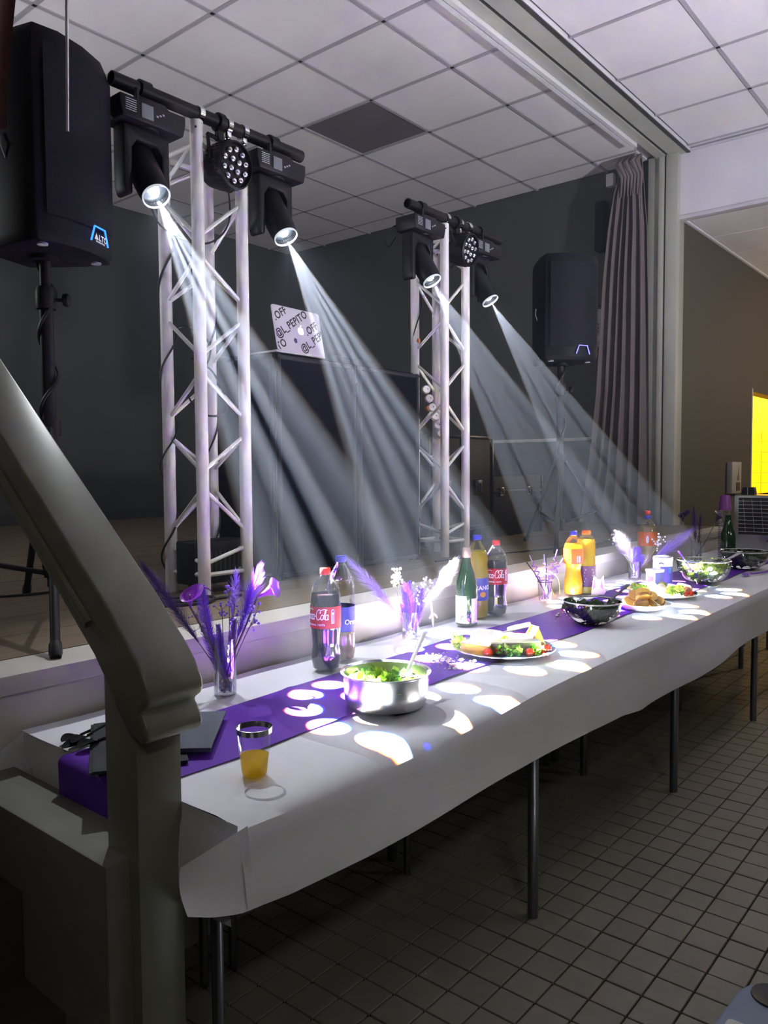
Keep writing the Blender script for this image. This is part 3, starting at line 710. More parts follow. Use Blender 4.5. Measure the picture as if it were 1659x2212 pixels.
tag(helix((3.434, 2.632), 0.029, 0.93, 2.35, 2.6, 0.0036, 2.6, jit=0.004).build('light_cable', M_cable, None, world=False), 'black cable down the left post of the farther tower', 'cable', 'cables on the stage')
tag(MB().tube(bez([(1.93, 2.36, 2.45), (1.97, 2.40, 2.32), (1.93, 2.44, 2.24), (1.84, 2.47, 2.22), (1.70, 2.47, 2.26), (1.64, 2.45, 2.40), (1.65, 2.44, 2.50)], 40), 0.0035, 6).build('light_cable', M_cable, None, world=False), 'black cable sagging between the LED light and the left moving head', 'cable', 'cables on the stage')
tag(MB().tube(bez([(1.80, 2.60, 1.86), (1.86, 2.55, 1.92), (1.93, 2.48, 1.85), (1.90, 2.5, 1.72), (1.86, 2.53, 1.66), (1.90, 2.48, 1.58), (1.96, 2.42, 1.60), (1.93, 2.46, 1.74), (1.87, 2.52, 1.8)], 60), 0.004, 6).build('cable_coil', M_cable, None, world=False), 'tangle of black cable tied inside the nearer tower', 'cable', 'cables on the stage')
for q, (loc, ax, lb) in enumerate([((1.895, 2.505, 1.80), (0.35, -0.35, 0.87), 'orange tape holding a cable tangle inside the nearer tower'), ((3.434, 2.632, 2.06), (0, 0, 1), 'orange tape band on the left post of the farther tower'), ((3.50, 2.60, 1.70), (0.5, -0.3, -0.8), 'orange tape on the brace above the white lamp cluster')]):
    tag(MB().ring([(0.0255 if q == 1 else 0.013, -0.012), (0.027 if q == 1 else 0.015, 0), (0.0255 if q == 1 else 0.013, 0.012)], loc, ax, 14, cap=(False, False)).build('tape_band', M_tape, None, world=False), lb, 'tape', 'orange tape bands on the towers')
# white socket strip hanging in the farther tower
ss = thing('socket_strip', (3.50, 2.58, 1.62), 'white scalloped socket strip hanging inside the farther tower', 'power strip')
sp_ = MB()
pa, pb = Vector((3.485, 2.60, 1.80)), Vector((3.565, 2.56, 1.56))
for i in range(6):
    c = pa.lerp(pb, i/5); sp_.ring([(0.019, -0.014), (0.023, -0.009), (0.023, 0.009), (0.019, 0.014)], c, (-0.64, -0.77, 0.1), 14)
mws = mat('socket_white', (0.72, 0.70, 0.70), 0.4); o_ = sp_.build('body', mws, ss)
for i in range(6):
    c = pa.lerp(pb, i/5)+Vector((-0.64, -0.77, 0.1)).normalized()*0.0145
    MB().ring([(0.003, 0), (0.003, 0.001)], c+Vector((0.005, -0.004, 0.002)), (-0.64, -0.77, 0.1), 6).build('socket_hole', M_dark, o_)
MB().tube(bez([pb, (3.58, 2.55, 1.50), (3.61, 2.54, 1.42)], 10), 0.004, 6).build('cord', mws, ss)
# floor cables and the black box in the nearer tower
tag(MB().tube(bez([(1.0, 3.1, ZS+.006), (1.35, 2.95, ZS+.006), (1.55, 2.9, ZS+.006), (1.7, 2.75, ZS+.006), (1.75, 2.6, ZS+.006), (1.62, 2.42, ZS+.006), (1.72, 2.30, ZS+.006), (1.9, 2.28, ZS+.006)], 50), 0.005, 6).build('floor_cable', M_cable, None, world=False), 'black cable lying on the stage left of the nearer tower', 'cable', 'cables on the stage')
tag(MB().tube(bez([(1.45, 2.5, ZS+.006), (1.60, 2.36, ZS+.006), (1.75, 2.33, ZS+.012), (1.72, 2.25, ZS+.006), (1.58, 2.30, ZS+.006), (1.50, 2.42, ZS+.014), (1.66, 2.45, ZS+.006), (1.78, 2.30, ZS+.012), (1.68, 2.22, ZS+.006)], 70), 0.006, 6).build('cable_bundle', M_cable, None, world=False), 'bundle of black cable heaped on the stage at the foot of the nearer tower', 'cable', 'cables on the stage')
tag(MB().tube(bez([(3.2, 2.33, ZS+.005), (3.6, 2.30, ZS+.005), (3.9, 2.22, ZS+.005), (4.4, 2.1, ZS+.005), (5.0, 2.15, ZS+.005)], 40), 0.005, 6).build('floor_cable', M_cable, None, world=False), 'black cable lying on the stage in front of the farther tower', 'cable', 'cables on the stage')
bx_ = thing('distribution_box', (1.93, 2.49, ZS), 'black power box standing inside the foot of the nearer tower', 'box')
b1 = MB().bb((1.80, 2.43, ZS+0.035), (2.055, 2.545, ZS+0.20)).build('body', M_blk2, bx_, bevel=0.006)
for i in range(9): MB().bb((1.83+i*0.022, 2.4275, ZS+0.06), (1.838+i*0.022, 2.43, ZS+0.16)).build('vent_slot', M_dark, b1, smooth=False)
for a in (1.83, 2.02): MB().cyl((a, 2.49, ZS), (a, 2.49, ZS+0.036), 0.012, seg=8).build('foot', M_cable, bx_)
# ------------------------------------------------------------------ DJ booth, laptop, road cases
M_scrim = mat('booth_scrim_black', (0.005, 0.005, 0.010), 0.9, spec=0.02, var=0.3, scale=120)
M_bfr = mat('booth_frame', (0.018, 0.018, 0.026), 0.6, spec=0.2)
bo = thing('dj_booth', (2.75, 2.6, ZS), 'tall black folding DJ booth front with the laptop on top', 'booth')
def panel(a, b, z1, nm='panel'):
    a = Vector((*a, 0)); b = Vector((*b, 0)); d = (b-a).normalized(); n = Vector((d.y, -d.x, 0))
    p = MB().prism([(0.02, ZS+0.03), ((b-a).length-0.02, ZS+0.03), ((b-a).length-0.02, z1-0.02), (0.02, z1-0.02)], a, d, (0, 0, 1), -n*0.004).build('scrim_panel', M_scrim, bo, smooth=False)
    for q in (0.011, (b-a).length-0.011): MB().cyl(a+d*q+Vector((0, 0, ZS)), a+d*q+Vector((0, 0, z1)), 0.011, seg=8).build('frame_post', M_bfr, p)
    for z in (ZS+0.02, z1-0.01): MB().cyl(a+Vector((0, 0, z)), b+Vector((0, 0, z)), 0.010, seg=8).build('frame_rail', M_bfr, p)
panel((2.27, 2.475), (2.765, 2.475), 1.852); panel((2.785, 2.475), (3.25, 2.475), 1.852); panel((2.12, 2.80), (2.262, 2.48), 1.852)
MB().bb((2.26, 2.50, 1.838), (3.24, 3.02, 1.862)).build('top_board', M_scrim, bo, bevel=0.004)
MB().bb((3.225, 2.50, ZS), (3.245, 3.0, 1.838)).build('side_board', M_scrim, bo, smooth=False)
ct = thing('dj_controller', (2.8, 2.75, 1.863), 'black DJ controller lying on the booth behind the laptop', 'controller')
cb = MB().bb((2.62, 2.62, 1.864), (3.15, 2.92, 1.915)).build('body', M_blk2, ct, bevel=0.006)
for a in (2.72, 3.03): MB().ring([(0.07, 0), (0.066, 0.012)], (a, 2.77, 1.915), (0, 0, 1), 20).build('jog_wheel', M_blk, cb)
lp = thing('laptop', (2.47, 2.52, 1.87), 'open laptop with a white lettered lid and a glowing fruit logo on the booth', 'laptop')
A0, B0, Ct, Dt = Vector((2.287, 2.482, 1.872)), Vector((2.560, 2.482, 1.868)), Vector((2.580, 2.53, 2.073)), Vector((2.310, 2.53, 2.090))
LW = (B0-A0).length; LX = (B0-A0).normalized(); LYv = ((Dt-A0)-LX*(Dt-A0).dot(LX)); LH = LYv.length*1.02; LY = LYv.normalized(); LN = LX.cross(LY).normalized()
if LN.y > 0: LN = -LN
M_lid = mat('laptop_lid', (0.62, 0.60, 0.68), 0.35, var=0.02); M_ink = mat('black_ink', (0.01, 0.01, 0.012), 0.5)
def rr_poly(w, h, r, n=5):
    out = []
    for cx, cy, a0 in ((w-r, r, -PI/2), (w-r, h-r, 0), (r, h-r, PI/2), (r, r, PI)):
        for i in range(n+1): a = a0+i*PI/2/n; out.append((cx+r*math.cos(a), cy+r*math.sin(a)))
    return out
LH = 0.205; LW = 0.285
lid = MB().prism(rr_poly(LW, LH, 0.012), A0, LX, LY, -LN*0.006).build('lid', M_lid, lp, bevel=0.001, seg=1)
MB().bb((2.28, 2.485, 1.864), (2.575, 2.70, 1.874)).build('keyboard_base', M_lid, lp, bevel=0.002)
def LP(a, b, e=0.0006): return A0+LX*a+LY*b+LN*e
def clip_txt(s, x, y, size, rot):
    c, s_ = math.cos(rot), math.sin(rot); mb = MB(); vs, fs = text_mesh(s, size, align='LEFT', bold=0.0012, spacing=1.06)
    V = [(x+a*0.93*c-b*s_, y+a*0.93*s_+b*c) for a, b in vs]
    bm = bmesh.new(); bv = [bm.verts.new((a, b, 0)) for a, b in V]
    for f in fs:
        try: bm.faces.new([bv[i] for i in f])
        except ValueError: pass
    for co, no in (((0.004, 0, 0), (-1, 0, 0)), ((LW-0.004, 0, 0), (1, 0, 0)), ((0, 0.004, 0), (0, -1, 0)), ((0, LH-0.004, 0), (0, 1, 0))):
        bmesh.ops.bisect_plane(bm, geom=list(bm.verts)+list(bm.edges)+list(bm.faces), plane_co=co, plane_no=no, clear_outer=True)
    bm.verts.index_update()
    mb.add([LP(v.co.x, v.co.y) for v in bm.verts], [tuple(v.index for v in f.verts) for f in bm.faces]); bm.free()
    if mb.v: mb.build('lettering', M_ink, lid, smooth=False)
ra = math.radians(32)
for tx_, u_, v_ in (('.OFF', 0.012, 0.131), ('@L_PEPITO', 0.010, 0.054), ('@L_PEPITO', 0.150, 0.004), ('.OFF', 0.192, 0.088), ('@L_PEPITO', -0.142, -0.095)):
    clip_txt(tx_, u_, v_, 0.047, ra)
# glowing fruit emblem with a bite and a leaf
def emblem(x, y, s):
    body = []
    for i in range(40):
        a = 2*PI*i/40; r = 1.0+0.07*math.cos(2*a)-0.10*math.exp(-((a-PI/2)/0.30)**2)-0.09*math.exp(-((a-3*PI/2)/0.28)**2)
        px, py = r*math.cos(a)*0.92, r*math.sin(a)
        dx, dy = px-1.22, py-0.10; dd = math.hypot(dx, dy)
        if dd < 0.48: px, py = 1.22+dx/dd*0.48, 0.10+dy/dd*0.48
        body.append((px*s, py*s))
    m = MB(); c0 = len(m.v); m.add([LP(x, y, 0.0012)]+[LP(x+a, y+b, 0.0012) for a, b in body], [(0, 1+i, 1+(i+1) % 40) for i in range(40)])
    lf = [(0.02, 1.08), (0.10, 1.40), (0.42, 1.62), (0.36, 1.30)]
    m.add([LP(x+a*s, y+b*s, 0.0012) for a, b in lf], [(0, 1, 2, 3)])
    m.build('emblem', mat('lit_emblem', (1, 1, 1), 0.5, emis=(1, 1, 1), es=3.0), lid, smooth=False)
emblem(0.154, 0.104, 0.0175)
tg_ = MB(); tg_.add([LP(0.113+0.012*math.cos(a)*(1 if i % 2 else 0.72), 0.056+0.014*math.sin(a)*(1 if i % 2 else 0.72)) for i, a in enumerate([2*PI*k/10 for k in range(10)])], [tuple(range(10))])
tg_.build('printed_mark', mat('mark_violet', (0.05, 0.04, 0.16), 0.5), lid, smooth=False)
# road cases / cabinet with chrome hardware behind the farther tower
def chrome_latch(p, parent, w=0.05, h=0.05):
    q = MB().bb((p[0]-w/2, p[1]-0.006, p[2]-h/2), (p[0]-w/2+0.004, p[1], p[2]+h/2)).bb((p[0]+w/2-0.004, p[1]-0.006, p[2]-h/2), (p[0]+w/2, p[1], p[2]+h/2)).bb((p[0]-w/2, p[1]-0.003, p[2]-h/2), (p[0]+w/2, p[1]-0.001, p[2]+h/2))
    return q
rc = thing('road_case', (4.15, 2.95, ZS), 'tall black road case with chrome latches behind the farther tower', 'case')
body = MB().bb((3.72, 2.76, ZS+0.09), (4.42, 3.30, ZS+0.68)).build('body', M_blk, rc, bevel=0.006)
M_al = mat('case_edge_black', (0.03, 0.03, 0.038), 0.3, metal=0.7)
for x in (3.72, 4.07, 4.42):
    MB().bb((x-0.012, 2.752, ZS+0.09), (x+0.012, 2.76, ZS+0.68)).build('edge_profile', M_al, body, bevel=0.002)
for z in (ZS+0.10, ZS+0.67): MB().bb((3.72, 2.752, z-0.010), (4.42, 2.76, z+0.010)).build('edge_profile', M_al, body, bevel=0.002)
for (x, z) in ((3.90, ZS+0.35), (4.25, ZS+0.35), (3.82, ZS+0.48)):
    l = MB().bb((x-0.045, 2.750, z-0.05), (x+0.045, 2.7595, z+0.05)).build('latch', M_al, body, bevel=0.003)
    MB().bb((x+0.014, 2.742, z-0.028), (x+0.022, 2.75, z+0.028)).build('latch_wing', M_chrome, l, bevel=0.002); MB().bb((x-0.040, 2.744, z-0.025), (x-0.034, 2.75, z+0.025)).build('latch_wing', M_chrome, l, bevel=0.002)
for x in (4.058, 4.085):
    MB().cyl((x, 2.742, ZS+0.46), (x, 2.742, ZS+0.555), 0.009, seg=10).build('hinge_pin', M_chrome, body)
for (x, z) in ((3.73, ZS+0.54), (4.09, ZS+0.575), (3.74, ZS+0.13), (4.05, ZS+0.14), (4.10, ZS+0.125)):
    MB().ball((x, 2.748, z), 0.013, 10, 6).build('ball_corner', M_chrome, body)
MB().bb((4.035, 2.735, ZS+0.03), (4.055, 2.75, ZS+0.10)).build('label_plate', mat('plate_pale', (0.7, 0.7, 0.6), 0.4), body, bevel=0.001)
for x in (3.80, 4.34):
    for y in (2.84, 3.22): MB().cyl((x, y-0.015, ZS+0.04), (x, y+0.015, ZS+0.04), 0.04, seg=14).box((x, y, ZS+0.075), (0.05, 0.05, 0.03)).build('castor', M_cable, rc)
r2 = thing('flight_case', (4.85, 2.95, ZS), 'low black flight case right of the tall road case', 'case')
b2 = MB().bb((4.50, 2.85, ZS+0.002), (5.25, 3.35, ZS+0.42)).build('body', M_blk, r2, bevel=0.008)
for x in (4.50, 5.25): MB().bb((x-0.010, 2.842, ZS+0.002), (x+0.010, 2.85, ZS+0.42)).build('edge_profile', M_al, b2, bevel=0.002)
MB().bb((4.50, 2.842, ZS+0.30), (5.25, 2.85, ZS+0.32)).build('edge_profile', M_al, b2, bevel=0.002)
for x in (4.68, 5.05): MB().bb((x-0.03, 2.835, ZS+0.28), (x+0.03, 2.845, ZS+0.34)).build('latch', M_chrome, b2, bevel=0.003)
mn = thing('floor_monitor', (3.36, 2.72, ZS), 'small black floor monitor at the foot of the farther tower', 'speaker')
b3 = MB().bb((3.27, 2.68, ZS), (3.40, 2.86, ZS+0.24)).build('cabinet', M_cab, mn, bevel=0.01)
MB().ring([(0.018, 0), (0.018, 0.003)], (3.335, 2.679, ZS+0.12), (0, -1, 0), 16).build('emblem', M_print, b3)
# ------------------------------------------------------------------ curtains and wall fittings
M_cur = mat('curtain_velvet', (0.19, 0.155, 0.155), 0.85, var=0.1, scale=10)
YR = [(0.9, 2.44), (2.5, 2.455), (3.3, 2.47), (3.6, 2.50), (3.85, 2.52)]
YLf = [(0.9, 3.06), (1.4, 2.97), (2.0, 2.90), (2.9, 2.84), (3.3, 2.80), (3.6, 2.755), (3.75, 2.70), (3.85, 2.70)]
def cur(u, v):
    z = 0.905+(3.855-0.905)*v; a = lerp_tab(YR, z); b = lerp_tab(YLf, z); y = a+(b-a)*u
    am = 0.050*(1-0.45*sm(3.0, 3.8, z)); ph = u*2*PI*6.2+0.5*math.sin(z*1.2)+0.35*math.sin(u*9)
    return (6.27+am*math.sin(ph)+0.012*math.sin(ph*2.3+z)+0.010*math.sin(z*9+u*14)*sm(3.2, 3.8, z), y, z)
cu = thing('stage_curtain', (6.27, 2.7, 0.905), 'heavy brown-violet curtain gathered against the pillar at right', 'curtain', 'stage curtains')
MB().grid(cur, 150, 60).build('drape', M_cur, cu)
gt = MB()
for i in range(7):
    u = (i+0.5)/7; y = 2.50+0.19*u; gt.tube([(6.23, y, 3.85), (6.20-0.02*(i % 2), y+0.02, 3.80), (6.22, y-0.015, 3.70), (6.235, y, 3.55)], [0.016, 0.02, 0.014, 0.004], 6)
gt.build('gathered_heading', M_cur, cu)['kind'] = 'stuff'
def cur2(u, v):
    z = 2.30+(3.86-2.30)*v; xr = 1.035+0.055*sm(2.3, 2.85, z)+0.10*sm(2.7, 3.8, z); x = xr-0.42*u
    return (x, 2.20+0.022*math.sin(u*26)+0.008*math.sin(z*5), z)
c2 = thing('stage_curtain', (1.0, 2.2, 2.30), 'dark reddish curtain edge at the top left corner', 'curtain', 'stage curtains')
MB().grid(cur2, 60, 24).build('drape', mat('curtain_red', (0.10, 0.045, 0.038), 0.8, var=0.1, scale=10), c2)
tag(MB().cyl((1.205, 2.185, 2.345), (1.252, 2.205, 3.858), 0.0052, seg=10).build('curtain_wand', mat('wand_metal', (0.78, 0.76, 0.80), 0.22, metal=0.85), None, world=False), 'thin metal curtain wand hanging in front of the left loudspeaker', 'curtain rod')
el = thing('switch_panel', (6.48, 2.93, 2.42), 'pale switch panel on the stage end wall beside the curtain', 'switch panel')
b4 = MB().bb((6.455, 2.885, 2.41), (6.489, 3.015, 2.73)).build('box', mat('panel_pale', (0.32, 0.32, 0.28), 0.5), el, bevel=0.003)
for i in range(2):
    for j in range(3): MB().bb((6.449, 2.925+i*0.035, 2.53+j*0.03), (6.4555, 2.945+i*0.035, 2.55+j*0.03)).build('switch', M_dark, b4, smooth=False)
MB().bb((6.448, 2.90, 2.46), (6.4555, 2.99, 2.50)).build('label_plate', mat('plate_grey', (0.5, 0.5, 0.46), 0.5), b4)
ws = thing('wall_speaker', (6.4, 2.90, 3.2), 'slim black wall speaker half hidden by the curtain', 'speaker')
b5 = MB().bb((6.32, 2.86, 3.19), (6.43, 2.945, 3.60)).build('cabinet', M_cab, ws, bevel=0.01)
MB().bb((6.43, 2.885, 3.35), (6.489, 2.915, 3.42)).build('bracket', M_blk, ws)
MB().bb((6.314, 2.868, 3.205), (6.32, 2.937, 3.585)).build('grille', M_gril, b5)
ws2 = thing('motion_sensor', (6.47, 2.86, 3.74), 'small white sensor box high on the end wall by the curtain', 'sensor')
MB().bb((6.43, 2.83, 3.74), (6.489, 2.895, 3.845)).build('housing', M_white, ws2, bevel=0.005)
tag(MB().tube(bez([(6.42, 2.95, 2.95), (6.41, 3.0, 2.88), (6.42, 2.99, 2.78), (6.44, 2.92, 2.74), (6.47, 2.90, 2.732)], 20), 0.006, 6).build('wall_cable', M_cable, None, world=False), 'loop of black cable above the switch panel', 'cable')
pc = thing('wall_picture', (7.95, YW, 1.1), 'narrow pale framed picture on the hall wall beside the yellow hatch', 'picture')
b6 = MB().bb((7.80, YW-0.05, 1.115), (8.10, YW-0.001, 1.415)).build('frame', mat('picture_pale', (0.42, 0.41, 0.40), 0.5), pc, bevel=0.004)
MB().bb((7.93, YW-0.054, 1.14), (8.05, YW-0.05, 1.22)).build('print', mat('print_brown', (0.10, 0.05, 0.035), 0.6), b6, smooth=False)
MB().add([(7.96, YW-0.0525, 1.24), (8.03, YW-0.0525, 1.24), (8.005, YW-0.0525, 1.30), (8.0, YW-0.0525, 1.39), (7.99, YW-0.0525, 1.30)], [(0, 1, 2, 3, 4)]).build('print', mat('print_grey2', (0.16, 0.14, 0.13), 0.6), b6, smooth=False)
# ------------------------------------------------------------------ bottles, cups and vases on the table
T0 = TZ+0.0045
G_clear = glass('clear_plastic', (0.97, 0.98, 0.98), 0.14, 0.05)
G_glass = glass('clear_glass', (0.95, 0.96, 0.97), 0.20, 0.02)
G_green = mat('green_bottle_glass', (0.012, 0.045, 0.016), 0.08, var=0.1, spec=0.9, coat=0.6)
M_cola = mat('cola_liquid', (0.020, 0.014, 0.022), 0.10, var=0.1, spec=0.7, coat=0.5)
M_red = mat('cap_red', (0.75, 0.02, 0.02), 0.35); M_lred = mat('label_red', (0.42, 0.008, 0.018), 0.5, spec=0.2, var=0.04)
M_bcap = mat('cap_blue', (0.03, 0.03, 0.55), 0.35); M_ocap = mat('cap_orange', (0.85, 0.16, 0.01), 0.35)
M_lwhite = mat('print_white', (0.85, 0.85, 0.87), 0.4)
M_ojuice = translucent('orange_drink', (1.0, 0.60, 0.01), 0.5, 0.15)
M_yjuice = translucent('yellow_drink', (0.80, 0.66, 0.02), 0.45, 0.15)
M_pjuice = translucent('pale_drink', (0.55, 0.42, 0.16), 0.4, 0.15)
def cam_ang(x, y): return math.atan2(-y, -x)
def wrap(x, y, z, R, a0):
    return lambda u, v: (x+R*math.cos(a0+u/R), y+R*math.sin(a0+u/R), z+v)
def lathe(prof, x, y, z, m, name, parent, seg=28, cap=(True, True), **k):
    return MB().ring(prof, (x, y, z), (0, 0, 1), seg, cap).build(name, m, parent, **k)
def cut_prof(prof, h, dr=-0.0014, z0=0.003):
    out = [(max(prof[0][0]+dr, 0.001), z0)]
    for (r, a), (r2, b) in zip(prof, prof[1:]):
        if b <= h: out.append((r2+dr, b))
        else: out.append((r+(r2-r)*(h-a)/(b-a)+dr, h)); break
    return out
def label_strip(x, y, z, R, h, m, parent, name='label', a0=0, span=2*PI, seg=40):
    def fn(u, v): a = a0-span/2+span*u; return (x+R*math.cos(a), y+R*math.sin(a), z+h*v)
    return MB().grid(fn, seg, 1).build(name, m, parent)
COLA = [(0.030, 0), (0.040, .008), (.0445, .03), (.045, .05), (.0415, .072), (.042, .09), (.0455, .125), (.0462, .13), (.0462, .197), (.046, .205), (.0452, .225), (.040, .25), (.030, .268), (.019, .281), (.0145, .288), (.0145, .298)]
# hand drawn cursive letters as strokes (x, y) in units of x-height
def arc(cx, cy, rx, ry, a0, a1, n=14): return [(cx+rx*math.cos(math.radians(a0+(a1-a0)*i/n)), cy+ry*math.sin(math.radians(a0+(a1-a0)*i/n))) for i in range(n+1)]
def script_word(word):
    S_ = []; x = 0.0
    for ch in word:
        if ch == 'C':
            S_ += [arc(x+0.75, 0.95, 0.75, 0.95, 50, 320, 22), [(x+1.20, 1.68), (x+1.0, 1.35), (x+1.12, 1.15), (x+1.3, 1.45)]]
            S_ += [[(x+1.2, 1.75), (x+2.1, 1.98), (x+3.1, 1.80)]]; x += 1.45
        elif ch == 'o': S_ += [arc(x+0.38, 0.48, 0.38, 0.48, 80, 450, 16), [(x+0.5, 0.9), (x+0.85, 0.75)]]; x += 0.86
        elif ch == 'c': S_ += [arc(x+0.40, 0.48, 0.38, 0.48, 50, 320, 14)]; x += 0.76
        elif ch == 'a': S_ += [arc(x+0.38, 0.48, 0.38, 0.48, 60, 420, 16), [(x+0.74, 0.98), (x+0.70, 0.25), (x+0.82, 0.0), (x+1.0, 0.2)]]; x += 0.98
        elif ch == 'l': S_ += [[(x+0.05, 0.25), (x+0.42, 1.35), (x+0.40, 1.85), (x+0.18, 1.75), (x+0.10, 0.8), (x+0.18, 0.08), (x+0.42, 0.12)]]; x += 0.48
        elif ch == '-': S_ += [[(x+0.05, 0.62), (x+0.45, 0.70)]]; x += 0.5
    return S_, x
def cola(x, y, label, turn=0.0, level=0.231):
    t = thing('soda_bottle', (x, y, T0), label, 'bottle', 'drink bottles on the table')
    b = lathe(COLA, x, y, T0, G_clear, 'bottle', t, cap=(True, False))
    lathe(cut_prof(COLA, level), x, y, T0, M_cola, 'drink', t)
    MB().ring([(.0155, .2885), (.0162, .291), (.0162, .305), (.0150, .308)], (x, y, T0), (0, 0, 1), 22).build('cap', M_red, t)
    lb = label_strip(x, y, T0+0.131, 0.0468, 0.065, M_lred, t)
    a0 = cam_ang(x, y)+turn; W_ = wrap(x, y, T0, 0.0474, a0)
    S_, wx = script_word('Coca-Cola'); k = 0.0170; m = MB()
    for st_ in S_:
        pts = [((px+py*0.22)*k*0.62-wx*k*0.31, 0.158+py*k*0.95) for px, py in st_]
        vs, fs = stroke(pts, 0.0023); m.add([W_(a, b_) for a, b_ in vs], fs)
    add_text(m, 'ORIGINAL TASTE', lambda a, b_: W_(a, 0.140+b_), 0.0072, bold=0.0002, spacing=1.2)
    m.build('lettering', M_lwhite, lb, smooth=False)
    # panel of small print on the right of the label
    W2 = wrap(x, y, T0, 0.0473, a0+1.22); q = MB()
    def bx(u0, v0, u1, v1): q.add([W2(u0, v0), W2(u1, v0), W2(u1, v1), W2(u0, v1)], [(0, 1, 2, 3)])
    bx(-0.0052, 0.146, 0.0052, 0.184)
    q.add([W2(0.0052*math.cos(a), 0.184+0.0052*math.sin(a)) for a in [PI*i/10 for i in range(11)]], [tuple(range(11))])
    q.build('print_panel', mat('print_pale', (0.66, 0.62, 0.72), 0.4), lb, smooth=False)
    r_ = MB(); W3 = wrap(x, y, T0, 0.0477, a0+1.22)
    for i in range(7): r_.add([W3(-0.0034, 0.149+i*0.0036), W3(0.0034, 0.149+i*0.0036), W3(0.0034, 0.151+i*0.0036), W3(-0.0034, 0.151+i*0.0036)], [(0, 1, 2, 3)])
    r_.add([W3(0.0036*math.cos(a), 0.183+0.0036*math.sin(a)) for a in [2*PI*i/12 for i in range(12)]], [tuple(range(12))])
    o2 = r_.build('small_print', mat('print_plum', (0.35, 0.05, 0.20), 0.4), lb, smooth=False); o2['kind'] = 'stuff'
    return t
cola(1.690, 1.640, 'cola bottle with red cap behind the steel salad pot', turn=-0.75)
cola(2.765, 1.706, 'cola bottle with red cap right of the green bottle', turn=-0.22, level=0.222)
ORB = [(0.030, 0), (.042, .006), (.0455, .03), (.0455, .055), (.040, .085), (.0355, .115), (.0365, .135), (.043, .160), (.0455, .18), (.0455, .205), (.0445, .225), (.038, .250), (.027, .268), (.0165, .279), (.0145, .283), (.0145, .293)]
def soda(x, y, label, prof, drink, level, capm, lab=None, h=None, caph=0.284, s=1.0, lz=None, cr=0.0165):
    t = thing('soda_bottle', (x, y, T0), label, 'bottle', 'drink bottles on the table')
    P_ = [(r*s, z*s) for r, z in prof]
    lathe(P_, x, y, T0, G_clear, 'bottle', t, cap=(True, False))
    lathe(cut_prof(P_, level*s), x, y, T0, drink, 'drink', t)
    MB().ring([(cr*s, caph*s), (cr*s+.0008, caph*s+.002), (cr*s+.0008, caph*s+.016), (cr*s-.001, caph*s+.019)], (x, y, T0), (0, 0, 1), 22).build('cap', capm, t)
    lb = None
    if lab: lb = label_strip(x, y, T0+lz[0]*s, (lz[2])*s, (lz[1]-lz[0])*s, lab, t)
    return t, lb
M_lor = mat('label_orange', (0.75, 0.16, 0.01), 0.4, var=0.05); M_lblue = mat('label_blue', (0.03, 0.04, 0.36), 0.4)
t, lb = soda(3.437, 1.693, 'orange drink bottle with blue cap and orange label', ORB, M_ojuice, 0.243, M_bcap, M_lor, lz=(0.150, 0.222, 0.0463))
W_ = wrap(3.437, 1.693, T0, 0.0472, cam_ang(3.437, 1.693)+0.55)
q = MB(); q.add([W_(-.010, .158), W_(.010, .158), W_(.010, .188), W_(-.010, .188)], [(0, 1, 2, 3)]); q.build('print_panel', mat('print_pink', (0.75, 0.42, 0.55), 0.4), lb, smooth=False)
W_ = wrap(3.437, 1.693, T0, 0.0472, cam_ang(3.437, 1.693)-0.45)
q = MB(); q.add([W_(-.012, .160), W_(.012, .160), W_(.012, .200), W_(-.012, .200)], [(0, 1, 2, 3)]); q.build('fruit_print', mat('print_amber', (0.95, 0.45, 0.02), 0.4), lb, smooth=False)
t, lb = soda(3.515, 1.665, 'orange drink bottle with orange cap behind the blue-capped one', [(0.030, 0), (.042, .006), (.045, .03), (.0445, .12), (.0445, .24), (.042, .255), (.032, .272), (.022, .281), (.0185, .284), (.0185, .292)], M_yjuice, 0.262, M_ocap, mat('label_plum', (0.09, 0.03, 0.09), 0.4), lz=(0.035, 0.135, 0.0456), cr=0.0200)
W_ = wrap(3.515, 1.665, T0, 0.0463, cam_ang(3.515, 1.665)+0.35)
q = MB()
for i in range(6): q.add([W_(-.026+.004*(i % 3), .045+i*.014), W_(.022-.005*(i % 2), .045+i*.014), W_(.022-.005*(i % 2), .050+i*.014), W_(-.026+.004*(i % 3), .050+i*.014)], [(0, 1, 2, 3)])
q.build('small_print', M_lwhite, lb, smooth=False)['kind'] = 'stuff'
YB_ = [(0.030, 0), (.041, .006), (.0445, .03), (.0445, .10), (.0405, .12), (.0445, .145), (.0445, .19), (.042, .215), (.0445, .235), (.041, .26), (.030, .285), (.018, .305), (.0145, .313), (.0145, .325)]
t, lb = soda(2.668, 1.735, 'yellow orangeade bottle with blue cap behind the green bottle', YB_, M_yjuice, 0.272, M_bcap, M_lblue, lz=(0.075, 0.165, 0.0452), caph=0.316)
W_ = wrap(2.668, 1.735, T0, 0.0461, cam_ang(2.668, 1.735)+0.45)
q = MB(); add_text(q, 'ORANGE', lambda a, b_: W_(a, 0.118+b_), 0.024, bold=0.0008, align='CENTER'); q.build('lettering', M_lwhite, lb, smooth=False)
q = MB(); q.add([W_(0.004+0.013*math.cos(a), 0.099+0.011*math.sin(a)) for a in [2*PI*i/14 for i in range(14)]], [tuple(range(14))]); q.build('fruit_print', mat('print_amber', (0.95, 0.45, 0.02), 0.4), lb, smooth=False)
t, lb = soda(1.812, 1.690, 'nearly empty bottle with blue cap behind the first cola bottle', YB_, M_pjuice, 0.088, M_bcap, M_lblue, lz=(0.095, 0.175, 0.0452), caph=0.316, s=0.985)
W_ = wrap(1.812, 1.690, T0, 0.0456, cam_ang(1.812, 1.690)+0.75)
